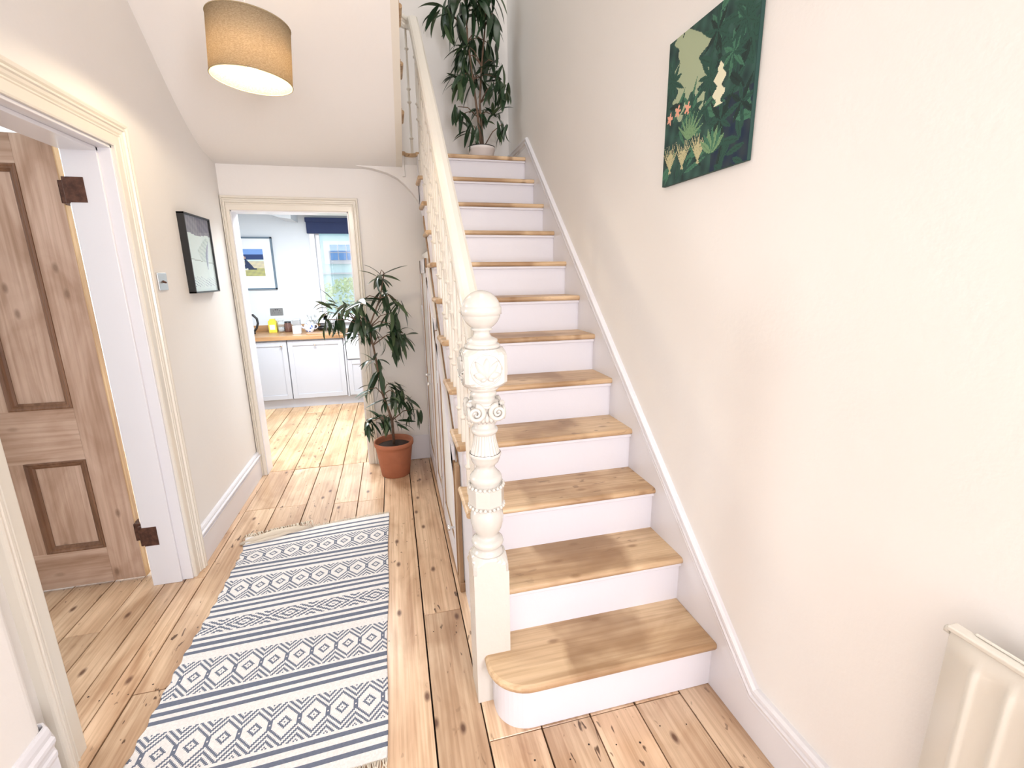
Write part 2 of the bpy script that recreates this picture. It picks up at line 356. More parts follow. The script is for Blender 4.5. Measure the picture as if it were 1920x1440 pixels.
# kitchen shell, window hole x -1.853..-1.25, z .95..2.05
WX0, WX1, WZ0, WZ1 = -1.865, -1.05, .93, 2.06
mb = MB().box(-3.6, WX0, 5.0, 5.2, -.05, 2.4).box(WX1, 0, 5.0, 5.2, -.05, 2.4).box(WX0, WX1, 5.0, 5.2, WZ1, 2.4).box(WX0, WX1, 5.0, 5.2, -.05, WZ0)
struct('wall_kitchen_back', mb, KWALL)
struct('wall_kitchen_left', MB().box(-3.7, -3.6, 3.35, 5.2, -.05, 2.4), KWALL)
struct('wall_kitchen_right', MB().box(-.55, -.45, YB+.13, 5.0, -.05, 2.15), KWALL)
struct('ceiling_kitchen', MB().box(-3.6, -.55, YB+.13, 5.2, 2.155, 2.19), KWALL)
struct('trim_kitchen_bulkhead', MB().prism([(-2.33, 2.155), (-2.16, 2.085), (-2.03, 2.07), (-2.03, 2.155)], 'y', 4.6, 5.0), KWALL)
# ================================================================== MOULDED TRIM
# profile across the casing width w (0 = opening edge) -> depth
CAS = [(0, 0), (0, .010), (.006, .013), (.040, .013), (.043, .017), (.048, .017), (.051, .012), (.056, .018), (.066, .020), (.069, .027), (.076, .027), (.080, .021), (.085, .028), (.092, .030), (.098, .028), (.100, .022), (.100, 0)]
def casing(name, plane_pt, udir, width_pts, m, w=.1, **k):
    """mitred architrave: width_pts = inner path corners (list of 3d), outward dirs per point; udir = normal to wall"""
    mb = MB(); pts = [p for p, d in width_pts]; side = [Vector(d) for p, d in width_pts]
    prof = [(a*w/.1, b) for a, b in CAS]
    mb.sweep(prof, pts, side, [Vector(udir)]*len(pts)); return struct(name, mb, m, **k)
# left doorway casing on x = XW, facing +x
casing('trim_left_doorway', None, (1, 0, 0), [((XW, LW1, 0), (0, 1, 0)), ((XW, LW1, LH), (0, 1, 1)), ((XW, LW0, LH), (0, -1, 1)), ((XW, LW0, 0), (0, -1, 0))], CREAM)
casing('trim_kitchen_doorway', None, (0, -1, 0), [((KX0+.002, YB, 0), (-.5, 0, 0)), ((KX0+.002, YB, KH), (-.5, 0, 1)), ((KX1, YB, KH), (.8, 0, 1)), ((KX1, YB, 0), (.8, 0, 0))], CREAM, w=.09)
# linings
lin = MB().box(RW-.002, XW, LW1-.012, LW1+.0, 0, LH).box(RW-.002, XW, LW0, LW0+.012, 0, LH).box(RW-.002, XW, LW0, LW1, LH-.012, LH+.0)
lin.box(RW-.002, -2.120, LW1-.026, LW1-.012, 0, LH-.012).box(RW-.002, -2.120, LW0+.012, LW0+.026, 0, LH).box(RW-.002, -2.120, LW0, LW1, LH-.027, LH-.012)
struct('trim_left_lining', lin, GLOSS, bevel=.002)
lin = MB().box(KX0-.0, KX0+.008, YB-.004, YB+.135, 0, KH).box(KX1-.008, KX1, YB-.004, YB+.135, 0, KH).box(KX0, KX1, YB-.004, YB+.135, KH-.008, KH)
struct('trim_kitchen_lining', lin, GLOSS)
# baseboards: profile (depth, height)
SKP = [(0, 0), (.018, 0), (.018, .120), (.021, .125), (.021, .131), (.014, .134), (.017, .141), (.026, .149), (.026, .155), (.016, .160), (.018, .168), (.014, .176), (.008, .180), (0, .180)]
def skirting(name, p0, p1, nrm, m, parent=None, hs=1):
    d = (Vector(p1)-Vector(p0)).normalized()
    return struct(name, MB().sweep([(a, b*hs) for a, b in SKP], [p0, p1], [Vector(nrm)]*2, [Vector((0, 0, 1))]*2), m, parent)
skirting('baseboard_left', (XW, LW1+.1, 0), (XW, YB, 0), (1, 0, 0), GLOSS, hs=1.08)
struct('baseboard_back', MB().box(KX1+.075, -.80, YB-.014, YB, 0, .20), GLOSS, bevel=.003)
sp_ = [Vector((px1, -1.1, 0)), Vector((px1, py1-.01, 0)), Vector((px1-.01, py1, 0)), Vector((XW+.0, py1, 0))]
sd_ = [Vector((1, 0, 0)), Vector((1, .3, 0)), Vector((.3, 1, 0)), Vector((0, 1, 0))]
struct('baseboard_pier', MB().sweep([(a*.6, b*1.75) for a, b in SKP], sp_, sd_, [Vector((0, 0, 1))]*4), GLOSS)
# right wall: floor skirting then raking string moulding up to the landing
def rake(y): return y*RISE/G+.335
cap_prof = [(0, -.062), (.014, -.062), (.0145, -.056), (.0128, -.053), (.0128, -.046), (.019, -.042), (.021, -.034), (.015, -.029), (.016, -.022), (.022, -.014), (.021, -.006), (.012, 0), (0, 0)]
YK = -.188
path = [(0, -1.6, .183), (0, YK, .183), (0, 2.352, rake(2.352)), (0, 2.47, 2.405), (0, YL, 2.405)]
sl = Vector((0, 1, RISE/G)).normalized(); upr = Vector((0, -sl.z, sl.y))
ups = [Vector((0, 0, 1)), (Vector((0, 0, 1))+upr).normalized()/math.cos(R(20.7)), None, Vector((0, 0, 1)), Vector((0, 0, 1))]
ups[2] = (upr+Vector((0, 0, 1))).normalized()*1.0
mbm = MB().sweep(cap_prof, path, [Vector((-1, 0, 0))]*5, ups)
struct('trim_stair_wall_moulding', mbm, GLOSS)
poly = [(-1.6, 0), (.3, 0), (2.45, 1.9), (2.6, 2.2), (YL, 2.28), (YL, 2.36), (2.46, 2.36), (2.352, rake(2.352)-.05), (YK, .135), (-1.6, .135)]
struct('baseboard_stair_wall', MB().prism(poly, 'x', -.012, -.0), GLOSS)

# ================================================================== STAIRCASE
XO = -.808; XSF = -.785
stair = empty('staircase', (-.4, 0, 0), 'straight flight of worn pine treads and white risers beside right wall', 'staircase')
def nosing_tread(y0, y1, z, x0, x1, t=.026, d=1):
    """profile in y,z with half-round nosing at y0"""
    r = t/2; pr = [(y0+d*(r-r*math.cos(a)), z-r+r*math.sin(a)) for a in [R(q) for q in range(-90, 91, 20)]]
    return MB().prism(pr+[(y1, z), (y1, z-t)], 'x', x0, x1)
for n in range(1, 12):
    yf, zt = (n-1)*G, n*RISE
    if n == 1:
        # bullnose tread around the newel
        def outline(off):
            cx, cy = -.672, .118; rx, ry = .132-off, .126-off
            a = [(cx-rx*math.cos(t), cy-ry*math.sin(t)) for t in [R(q) for q in range(0, 91, 9)]]
            return a+[(-.006, cy-ry)]
        o1 = outline(0)
        tr = MB().prism(o1+[(-.006, G+.05), (-.80, G+.05)], 'z', zt-.028, zt)
        ob = tr.build('tread', TREADW, stair, bevel=.011)
        o2 = outline(.026)
        rs = MB().prism(o2+[(-.006, .2), (-.778, .2)], 'z', 0, zt-.028).build('riser', RISER, stair, bevel=.002)
    else:
        tr = nosing_tread(yf, n*G+.024, zt, XO+.013, -.006)
        # rounded return nosing on the open side
        rr = .013
        tr.prism([(XO+.013-.013*math.sin(a), zt-rr+rr*math.cos(a)) for a in [R(q) for q in range(0, 181, 20)]], 'y', yf+.010, n*G+.03)
        tr.build('tread', TREADW, stair)
        MB().box(XSF-.001, -.006, yf+.022, yf+.04, zt-RISE, zt-.026).build('riser', RISER, stair)
        MB().box(XSF-.002, -.006, yf+.010, yf+.022, zt-.040, zt-.026).build('scotia', RISER, stair, bevel=.003)
# outer cut string + spandrel (white)
poly = [(.28, 0), (.28, RISE*2-.026)]
pts = []
for n in range(2, 12):
    pts += [((n-1)*G+.026, n*RISE-.027), (n*G+.026, n*RISE-.027)]
poly = [(.262, .0)]+[(.262, 2*RISE-.026)]+pts[1:]+[(11*G+.022, 12*RISE-.03), (2.47, 12*RISE-.03), (2.47, 1.95)]
poly += [(2.0, RISE/G*2.0-.06), (.80, RISE/G*.80-.06), (.74, RISE/G*.74-.06), (.74, 0)]
MB().prism(poly, 'x', XSF, XSF+.02).build('outer_string', RISER, stair)
MB().prism([(a, b) for a, b in [(2.1, 1.83), (.80, RISE/G*.80-.075), (.80, RISE/G*.80-.066), (2.1, RISE/G*2.1-.066)]], 'x', XSF-.007, XSF).build('string_moulding', STRIPW, stair)
# wall string board
MB().prism([(.02, 0), (.02, .22), (2.36, rake(2.36)-.055), (2.40, 2.2), (2.4, 2.0), (.3, 0)], 'x', -.006, -.0115).build('wall_string', GLOSS, stair)
# landing with U-shaped well end
lan = empty('stair_landing', (-.4, 2.5, 2.28), 'pine half landing with rounded nosing at head of the lower stairs', 'landing')
WXL, WXR = -.865, -.800
wc = ((WXL+WXR)/2, 2.385); wr = (WXR-WXL)/2
U = [(WXR, 11*G+.0)]+[(wc[0]+wr*math.cos(a), wc[1]+wr*math.sin(a)) for a in [R(q) for q in range(0, 181, 15)]]+[(WXL, 2.30)]
Lp = [(-.006, 11*G), ]+U+[(WXL-.0, 2.377), (-2.07, 2.377), (-2.07, YL), (-.006, YL)]
Lp = [(-.006, 11*G)]+U[:-1]+[(WXL, 2.372), (-2.07, 2.372), (-2.07, YL), (-.006, YL)]
MB().prism(Lp, 'z', 2.254, 2.28).build('landing_board', TREADW, lan, bevel=.009)
def offU(o): return [(wc[0]+(wr+o)*math.cos(a), wc[1]+(wr+o)*math.sin(a)) for a in [R(q) for q in range(0, 181, 15)]]
fa = MB(); q0 = offU(.014); q1 = offU(.03)
fa.prism([(WXR+.014, 2.385)]+q0+q1[::-1], 'z', 2.12, 2.254); fa.box(WXR+.014, WXR+.03, 2.33, 2.386, 2.12, 2.254)
fa.build('well_apron', WALL, lan)
MB().box(-.79, -.006, 11*G+.022, 11*G+.04, 11*RISE, 2.254).build('riser', RISER, lan)
MB().box(-.79, -.006, 11*G+.010, 11*G+.022, 2.24, 2.254).build('scotia', RISER, lan, bevel=.003)
cv = [(-1.20, 2.20), (-1.20, 2.181), (-1.10, 2.170), (-1.0, 2.145), (-.93, 2.112), (-.88, 2.072), (-.83, 2.015), (-.79, 1.955), (-.79, 2.20)]
struct('trim_well_fascia', MB().prism(cv, 'y', 2.405, YB-.001), WALL)
# upper flight
up = empty('upper_staircase', (-1.4, 1.7, 2.28), 'upper flight turning back over the hall above the soffit', 'staircase')
UX, GU = -.895, .212
for k in range(1, 8):
    yf = 2.377-(k-1)*GU; zt = 2.28+k*RISE
    tr = nosing_tread(yf, yf-GU-.03, zt, -2.07, UX+.013, d=-1)
    tr.prism([(UX+.013+.015*math.sin(a), zt-.013+.013*math.cos(a)) for a in [R(q) for q in range(0, 181, 20)]], 'y', yf-.010, yf-GU-.0)
    tr.build('tread', TREADW, up)
    MB().box(-2.07, UX, yf-.04, yf-.022, zt-RISE, zt-.026).build('riser', RISER, up)
poly = [(2.40, 2.22), (2.375, 2.28)]
for k in range(1, 8):
    yf = 2.377-(k-1)*GU-.022; zt = 2.28+k*RISE-.026; poly += [(yf, zt), (yf-GU, zt)]
poly += [(.97, 3.56), (.97, sofz(.97)-.002), (1.88, sofz(1.88)-.002), (2.0, 2.341), (2.10, 2.280), (2.19, 2.236), (2.28, 2.205), (2.38, 2.186), (2.40, 2.183)]
MB().prism(poly, 'x', SX, UX).build('outer_string', CREAM, up)

# ================================================================== NEWEL POST
NX, NY = -.7715, .212
nw = empty('newel_post', (NX, NY, 0), 'ornate cream painted newel post with ball finial at stair foot', 'newel post')
h = .0585
def sqring(hh, z, ch=0): return [(-hh, -hh, z), (hh, -hh, z), (hh, hh, z), (-hh, hh, z)]
mb = MB().box(NX-h, NX+h, NY-h, NY+h, 0, .50)
# curved shoulders of the lower block
lev = [(h, .50), (h*.995, .515), (h*.96, .53), (h*.90, .543)]
# shoulders: block corners cut back to the turned neck
def block_round(mb, hh, z0, z1, dr=1):
    """end of a square block blended to a circle"""
    seg = 32; rows = 6; v = []; f = []
    for i in range(rows+1):
        t = i/rows; z = z0+(z1-z0)*t; rmax = hh*(1.42-.46*t**1.6)
        for k in range(seg):
            a = 2*math.pi*(k+.5)/seg; c, s_ = math.cos(a), math.sin(a); sq = hh/max(abs(c), abs(s_)); r = min(sq, rmax); v.append((NX+r*c, NY+r*s_, z))
    for i in range(rows):
        for k in range(seg): f.append((i*seg+k, i*seg+(k+1) % seg, (i+1)*seg+(k+1) % seg, (i+1)*seg+k))
    f.append(tuple(range(rows*seg, rows*seg+seg))); mb.add(v, f)
block_round(mb, h, .50, .552)
mb.build('base_block', NEWEL, nw)
prof = [(.050, .545), (.051, .553), (.046, .560), (.040, .566), (.042, .572), (.050, .580), (.053, .588), (.051, .597), (.044, .603), (.036, .607), (.0345, .614), (.038, .622), (.047, .638), (.053, .658), (.0545, .678), (.053, .694), (.047, .708), (.043, .713), (.046, .716), (.050, .720)]
MB().lathe(prof, (NX, NY, 0), 40).build('lower_bowl', NEWEL, nw)
# octagonal carved collar with scalloped rims
mb = MB(); oc = []
for zz, rr in [(.716, .046), (.722, .055), (.730, .0585), (.782, .0585), (.790, .056), (.796, .048)]:
    oc.append((rr, zz))
mb.lathe(oc, (NX, NY, 0), 8, smooth=False)
for k in range(24):
    a = 2*math.pi*k/24
    for zz in (.722, .791): mb.lathe([(.0002, -.007), (.005, -.004), (.0066, 0), (.005, .004), (.0002, .007)], (NX+.0555*math.cos(a), NY+.0555*math.sin(a), zz), 8)
mb.build('carved_collar', NEWEL, nw)
prof = [(.047, .794), (.0475, .800), (.051, .807), (.0525, .814), (.051, .822), (.046, .829), (.041, .833), (.038, .838), (.034, .843), (.030, .849), (.030, .856), (.034, .862), (.042, .870), (.046, .880), (.0478, .888), (.0505, .892), (.0515, .897), (.049, .902)]
MB().lathe(prof, (NX, NY, 0), 40).build('vase_foot', NEWEL, nw)
# fluted vase
mb = MB(); rows = 10; seg = 96; v = []; f = []
for i in range(rows+1):
    t = i/rows; z = .902+t*(.965-.902); r = .0475*(1-t)**1.5+.034*(1-(1-t)**1.5)
    for k in range(seg):
        a = 2*math.pi*k/seg; rr = r-.0036*(.5+.5*math.cos(a*24))**2; v.append((NX+rr*math.cos(a), NY+rr*math.sin(a), z))
for i in range(rows):
    for k in range(seg): f.append((i*seg+k, i*seg+(k+1) % seg, (i+1)*seg+(k+1) % seg, (i+1)*seg+k))
mb.add(v, f, smooth=True)
mb.lathe([(.034, .963), (.037, .967), (.041, .971), (.0425, .977), (.040, .983), (.036, .986), (.034, .990), (.035, 1.012), (.038, 1.03), (.046, 1.052), (.05, 1.066), (.046, 1.072), (.035, 1.075), (.036, 1.084), (.040, 1.09), (.041, 1.096), (.038, 1.10), (.037, 1.103), (.044, 1.107), (.048, 1.112), (.047, 1.118), (.040, 1.122)], (NX, NY, 0), 40)
mb.build('fluted_vase', NEWEL, nw)
# ionic capital: spiral volutes on the four faces + leaf tips
mb = MB()
for face in range(4):
    ca, sa = math.cos(face*math.pi/2), math.sin(face*math.pi/2)
    def T(x, y, z): return (NX+x*ca-y*sa, NY+x*sa+y*ca, z)
    for sgn in (-1, 1):
        pts = []; rs = []
        for i in range(34):
            t = i/33; a = R(90)+t*R(610); rad = .0235*(1-t)**.8+.002
            pts.append(T(sgn*(.0335+rad*math.cos(a)*1.0), -.050-.006*t, 1.043+rad*math.sin(a))); rs.append(.0062*(1-t)+.003)
        mb.tube(pts, rs, 6)
        # volute bolster behind
        mb.tube([T(sgn*.0335, -.047, 1.043), T(sgn*.0335, -.030, 1.043)], .018, 12)
    mb.tube([T(-.034, -.047, 1.067), T(0, -.050, 1.060), T(.034, -.047, 1.067)], .0055, 6)
    for q in range(-2, 3):
        mb.tube([T(q*.013, -.040, 1.04), T(q*.013, -.047, 1.018), T(q*.0125, -.044, 1.008)], [.008, .0075, .002], 6)
mb.build('ionic_capital', NEWEL, nw)
# upper block with rounded corners and recessed roundels
hb = .0635; z0, z1 = 1.121, 1.236
mb = MB(); v = []; f = []; seg = 32; rows = 14
for i in range(rows+1):
    t = i/rows; z = z0+(z1-z0)*t; e = abs(t-.5)*2; rmax = hb*(1.40-.42*max(0, (e-.45)/.55)**1.8)
    for k in range(seg):
        a = 2*math.pi*(k+.5)/seg; c, s_ = math.cos(a), math.sin(a); sq = hb/max(abs(c), abs(s_)); r = min(sq, rmax); v.append((NX+r*c, NY+r*s_, z))
for i in range(rows):
    for k in range(seg): f.append((i*seg+k, i*seg+(k+1) % seg, (i+1)*seg+(k+1) % seg, (i+1)*seg+k))
f += [tuple(range(seg))[::-1], tuple(range(rows*seg, rows*seg+seg))]
mb.add(v, f); mb.build('rail_block', NEWEL, nw)
mb = MB(); zc = (z0+z1)/2
for face in range(4):
    ca, sa = math.cos(face*math.pi/2), math.sin(face*math.pi/2)
    def T(x, y, z): return (NX+x*ca-y*sa, NY+x*sa+y*ca, z)
    ring = [T(.046*math.cos(a), -hb-.0005, zc+.046*math.sin(a)) for a in [2*math.pi*k/32 for k in range(33)]]
    mb.tube(ring, .0028, 6)
    if face in (0, 3):
        def leafp(x0, z0_, ang, ln, w):
            n = 8; d = Vector((math.cos(ang), math.sin(ang))); e = Vector((-d.y, d.x)); vs = []; fs = []
            for i in range(n+1):
                t = i/n; ww = w*math.sin(math.pi*min(1, t*.9+.06))**.8; p = Vector((x0, z0_))+d*ln*t
                for k, hgt in ((-1, .0), (0, .0095), (1, .0)): q = p+e*ww*k; vs.append(T(q.x, -hb-.001-hgt, q.y))
            for i in range(n):
                for k in range(2): fs.append((i*3+k, i*3+k+1, i*3+4+k, i*3+3+k))
            mb.add(vs, fs, smooth=True)
        leafp(0, zc-.028, R(90), .062, .013)
        for sg in (-1, 1):
            leafp(sg*.002, zc-.024, R(90-sg*32), .058, .010); leafp(sg*.002, zc-.024, R(90-sg*72), .038, .012)
            leafp(sg*.001, zc-.024, R(90-sg*118), .020, .007)
mb.build('carved_rosette', NEWEL, nw)
prof = [(.040, 1.232), (.051, 1.235), (.054, 1.240), (.054, 1.244), (.051, 1.248), (.045, 1.249), (.045, 1.252), (.0475, 1.256), (.046, 1.261), (.038, 1.265), (.029, 1.269), (.0245, 1.276), (.0245, 1.286), (.031, 1.289), (.033, 1.292), (.028, 1.296)]
MB().lathe(prof, (NX, NY, 0), 40).build('finial_neck', NEWEL, nw)
br = .0585; zc = 1.3465
prof = []
for q in range(-76, 91, 6):
    a = R(min(q, 89.5)); r = br*math.cos(a)
    if -5 < q < 16: r += .0
    prof.append((max(r, .0004), zc+br*math.sin(a)))
pp = []
for r, z in prof: pp.append((r, z))
bz = [p for p in pp if p[1] < zc-.0125]+[(.0565, zc-.0125), (.0600, zc-.011), (.0600, zc+.010), (.0568, zc+.0115)]+[p for p in pp if p[1] > zc+.0125]
MB().lathe(bz, (NX, NY, 0), 48).build('ball_finial', NEWEL, nw)

# ================================================================== HANDRAIL + BALUSTERS
bal = empty('balustrade', (-.77, 1.2, 0), 'cream handrail on slim turned balusters climbing from the newel post', 'balustrade')
RX = -.770; TH = .82
def railtop(y): return NZ(y)+TH
rp_ = [(-.030, 0), (-.033, -.012), (-.026, -.020), (-.024, -.034), (-.030, -.042), (-.028, -.058), (.028, -.058), (.030, -.042), (.024, -.034), (.026, -.020), (.033, -.012), (.030, 0), (.020, .007), (0, .010), (-.020, .007)]
P = [Vector((RX, .262, railtop(.262)-.02)), Vector((RX, .34, railtop(.34)-.0))]+[Vector((RX, y, railtop(y))) for y in (.7, 1.1, 1.5, 1.9, 2.15)]
P += [Vector((RX, 2.28, railtop(2.28)-.005)), Vector((RX, 2.37, railtop(2.36)-.005))]
for q in range(15, 181, 15):
    a = R(q); rr = .062
    P.append(Vector((-.832+rr*math.cos(a), 2.39+.075*math.sin(a), 3.085+.10*(q/180)**1.2)))
yy = 2.30; 
for i, y in enumerate((2.28, 2.15, 1.9, 1.6, 1.3, 1.0)):
    P.append(Vector((-.894, y, 3.20+(2.37-y)*RISE/GU)))
sides, ups_ = [], []
for i, p in enumerate(P):
    t = (P[min(i+1, len(P)-1)]-P[max(i-1, 0)]).normalized(); sd = t.cross(Vector((0, 0, 1))).normalized(); sides.append(sd); ups_.append(sd.cross(t).normalized())
MB().sweep(rp_, P, sides, ups_, smooth=False).build('handrail', CREAM, bal)
def baluster_mb(x, y, zb, zt):
    H = zt-zb; b = MB()
    b.box(x-.009, x+.009, y-.009, y+.009, zb, zb+.12*H)
    s = H
    pf = [(.0105, .12), (.0145, .128), (.0145, .136), (.009, .142), (.012, .19), (.0125, .24), (.0105, .32), (.008, .40), (.0145, .408), (.0145, .418), (.009, .424), (.0115, .46), (.009, .50), (.0145, .508), (.0145, .518), (.009, .524), (.0115, .60), (.0105, .70), (.008, .80), (.0145, .808), (.0145, .818), (.0095, .824), (.0105, .88), (.0105, 1.0)]
    b.lathe([((r if r > .014 else r*.72), zb+z*s) for r, z in pf], (x, y, 0), 12); return b
first = {}
for n in range(2, 12):
    for q in (.06, .168):
        y = (n-1)*G+q; zb = n*RISE; zt = railtop(y)-.05
        if y < .30: continue
        key = q
        if key not in first:
            first[key] = baluster_mb(RX, y, zb, zt).build('baluster', CREAM, bal); first[key]['_y'] = y; first[key]['_z'] = zb
        else:
            o = first[key]; c = copy_child(o, bal, (0, y-o['_y'], zb-o['_z']))
ub = []
for (x, y, zb) in [(-.815, 2.47, 2.28), (-.905, 2.44, 2.28)]:
    o = baluster_mb(x, y, zb, 3.09).build('baluster', CREAM, bal)
for k in range(1, 6):
    for q in (.05, .155):
        y = 2.377-(k-1)*GU-q; zb = 2.28+k*RISE; zt = 3.20+(2.37-y)*RISE/GU-.05
        baluster_mb(-.902, y, zb, zt).build('baluster', CREAM, bal)

# ================================================================== UNDERSTAIR CUPBOARD
cup = empty('understair_cupboard', (-.79, 1.5, 0), 'white panelled understair cupboard with bare wood edges and small knobs', 'cupboard')
XC = -.788
def topz(y): return RISE/G*y-.075
mb = MB().prism([(.76, .05), (.76, topz(.76)), (1.9, topz(1.9)), (1.9, 1.6), (2.47, 1.6), (2.47, .05)], 'x', XC, XC+.012)
mb.build('carcass', WALL, cup)
MB().box(XC-.020, XC+.01, .745, 2.47, 0, .048).build('plinth_board', STRIPW, cup, bevel=.003)
def vstrip(y, z0, z1, w=.022, d=.014, name='edge_strip', m=None): return MB().box(XC-d, XC, y-w/2, y+w/2, z0, z1).build(name, m or STRIPW, cup)
vstrip(.775, .02, topz(.78)+.02, .05, .018, 'post')
def cdoor(y0, y1, z0, zt0, zt1, name, knob, hinge_y):
    """framed door, sloping top from (y0,zt0) to (y1,zt1)"""
    f = lambda y: zt0+(zt1-zt0)*(y-y0)/(y1-y0)
    d = empty_part = MB().prism([(y0, z0), (y1, z0), (y1, zt1), (y0, zt0)], 'x', XC-.012, XC-.002).build(name, WALL, cup)
    w = .075
    fr = MB().box(XC-.022, XC-.012, y0, y0+w, z0, f(y0+w)-.0).box(XC-.022, XC-.012, y1-w, y1, z0, f(y1-w)).box(XC-.022, XC-.012, y0+w, y1-w, z0, z0+.11)
    fr.prism([(y0, zt0-.09), (y0, zt0), (y1, zt1), (y1, zt1-.09)], 'x', XC-.022, XC-.012)
    g = fr.build('door_frame', RISER, cup); g.parent = d
    mo = MB().box(XC-.0175, XC-.012, y0+w, y0+w+.013, z0+.11, f(y0+w)-.09).box(XC-.0175, XC-.012, y1-w-.013, y1-w, z0+.11, f(y1-w)-.09)
    mo.box(XC-.0175, XC-.012, y0+w, y1-w, z0+.11, z0+.122)
    g = mo.build('panel_moulding', STRIPW, cup); g.parent = d
    for ya, yb_, zz_ in ((y0-.008, y0+.004, zt0), (y1-.004, y1+.008, zt1)):
        g = MB().box(XC-.0225, XC-.012, ya, yb_, z0, zz_).build('bare_edge', STRIPW, cup); g.parent = d
    kb = MB(); kb.lathe([(.005, 0), (.005, .012), (.012, .018), (.014, .025), (.011, .031), (.0005, .033)], (0, 0, 0), 16)
    kb.v = [(XC-.022-z, knob[0]+x, knob[1]+y) for x, y, z in kb.v]; g = kb.build('knob', CHROME, cup); g.parent = d
    for hz in hinge_y[1]:
        g = MB().box(XC-.0265, XC-.020, hinge_y[0]-.012, hinge_y[0]+.012, hz-.035, hz+.035).build('hinge', STEEL, cup, bevel=.001); g.parent = d
cdoor(.81, 1.40, .055, topz(.81), topz(1.40), 'cupboard_door', (.87, .27), (1.40, (.26, .90)))
cdoor(1.43, 1.85, .055, 1.155, 1.50, 'cupboard_door', (1.80, .77), (1.43, (.25, .95)))
cdoor(1.88, 2.44, .055, 1.555, 1.555, 'cupboard_door', (1.95, .8), (2.44, (.25, 1.2)))

# ================================================================== LEFT STRIPPED PINE DOOR
dr = empty('pine_door', (-2.345, 1.31, 0), 'open stripped pine panelled door with dark mouldings in left doorway', 'door')
DX1, DX0, DY0, DY1 = -2.306, -3.08, 1.268, 1.303
zs = [.012, .197, .648, .893, 1.905, 2.018]
xs = [DX1, -2.441, -2.675, -2.765, -3.0, DX0]
MB().box(xs[1], xs[0], DY0, DY1, zs[0], zs[5]).build('stile', DOORW, dr, bevel=.0015)
MB().box(xs[5], xs[4], DY0, DY1, zs[0], zs[5]).build('stile', DOORW, dr, bevel=.0015)
for a, b in ((zs[0], zs[1]), (zs[2], zs[3]), (zs[4], zs[5])): MB().box(xs[4], xs[1], DY0, DY1, a, b).build('rail', DOORWX, dr)
for a, b in ((zs[1], zs[2]), (zs[3], zs[4])): MB().box(xs[3], xs[2], DY0, DY1, a, b).build('muntin', DOORW, dr)
for xa, xb in ((xs[2], xs[1]), (xs[4], xs[3])):
    for a, b in ((zs[1], zs[2]), (zs[3], zs[4])):
        MB().box(xa, xb, DY0+.014, DY1-.014, a, b).build('door_panel', DOORW, dr)
        pf = [(0, 0), (0, .004), (.006, .006), (.012, .001), (.018, .001), (.022, -.006), (.030, -.010), (.030, -.013), (0, -.013)]
        pts = [(xa, DY0, a), (xb, DY0, a), (xb, DY0, b), (xa, DY0, b), (xa, DY0, a)]; sd = [(1, 0, 1), (-1, 0, 1), (-1, 0, -1), (1, 0, -1), (1, 0, 1)]
        MB().sweep(pf, pts, sd, [Vector((0, -1, 0))]*5, cap=False).build('panel_moulding', MOULDW, dr)
MB().box(DX1, DX1+.0035, DY0, DY1, zs[0], zs[5]).build('hinge_edge', EDGEW, dr)
for z in (1.80, .262):
    hg = MB().box(-2.242, -2.182, LW1-.0285, LW1-.026, z-.048, z+.048).tube([(-2.256, LW1-.012, z-.05), (-2.256, LW1-.012, z+.05)], .007, 10).box(-2.258, -2.242, LW1-.020, LW1-.016, z-.048, z+.048).box(-2.3025, -2.2995, DY0+.002, DY0+.03, z-.048, z+.048).box(-2.3025, -2.2525, DY0-.02, DY0-.016, z-.044, z+.044).box(-2.3025, -2.2995, DY0-.02, DY0+.003, z-.044, z+.044)
    lab(hg.build('hinge', RUST, dr, bevel=.0008), 'rusty brown hinge')

# ================================================================== PENDANT LAMP
LX, LY = -1.503, 1.14
TZ = sofz(LY)
lamp = empty('pendant_lamp', (LX, LY, TZ), 'beige linen drum pendant lamp, lit, hanging from the sloping soffit', 'ceiling lamp')
sh_b, sh_t, sr_ = 2.222, 2.428, .149
tilt = Matrix.Rotation(R(4), 4, 'Y') @ Matrix.Rotation(R(0), 4, 'X')
def tilted(mb, c):
    mb.v = [tuple(Vector(c)+(tilt.to_3x3() @ (Vector(v)-Vector(c)))) for v in mb.v]; return mb
cc = (LX, LY, (sh_b+sh_t)/2)
tilted(MB().lathe([(sr_, sh_b), (sr_, sh_t), (sr_-.0015, sh_t), (sr_-.0015, sh_b)], (LX, LY, 0), 64, close=True), cc).build('lamp_shade', SHADE, lamp, fix=False)
SHT = mat('shade_trim', (.36, .28, .16), .8)
for z in (sh_b, sh_t):
    rm = MB().tube([(LX+(sr_+.0)*math.cos(2*math.pi*k/48), LY+(sr_)*math.sin(2*math.pi*k/48), z) for k in range(49)], .0022, 6); tilted(rm, cc).build('shade_rim', SHT, lamp)

sp = MB()
for k in range(3):
    a = 2*math.pi*k/3+.4; sp.tube([(LX+.018*math.cos(a), LY+.018*math.sin(a), sh_t-.03), (LX+sr_*math.cos(a), LY+sr_*math.sin(a), sh_t-.002)], .0014, 6)
tilted(sp, cc).build('shade_spider', CHROME, lamp)
MB().lathe([(.0005, sh_t+.03), (.012, sh_t+.025), (.018, sh_t+.0), (.018, sh_t-.045), (.0005, sh_t-.046)], (LX, LY, 0), 16).build('lamp_holder', GLOSS, lamp)
bb = MB().lathe([(.013, sh_t-.046), (.016, sh_t-.08), (.029, sh_t-.115), (.030, sh_t-.135), (.022, sh_t-.157), (.0005, sh_t-.165)], (LX, LY, 0), 20).build('bulb', BULB, lamp)
bb.visible_shadow = True
MB().tube([(LX, LY, sh_t+.02), (LX, LY, TZ)], .0035, 8).build('cord', GLOSS, lamp)
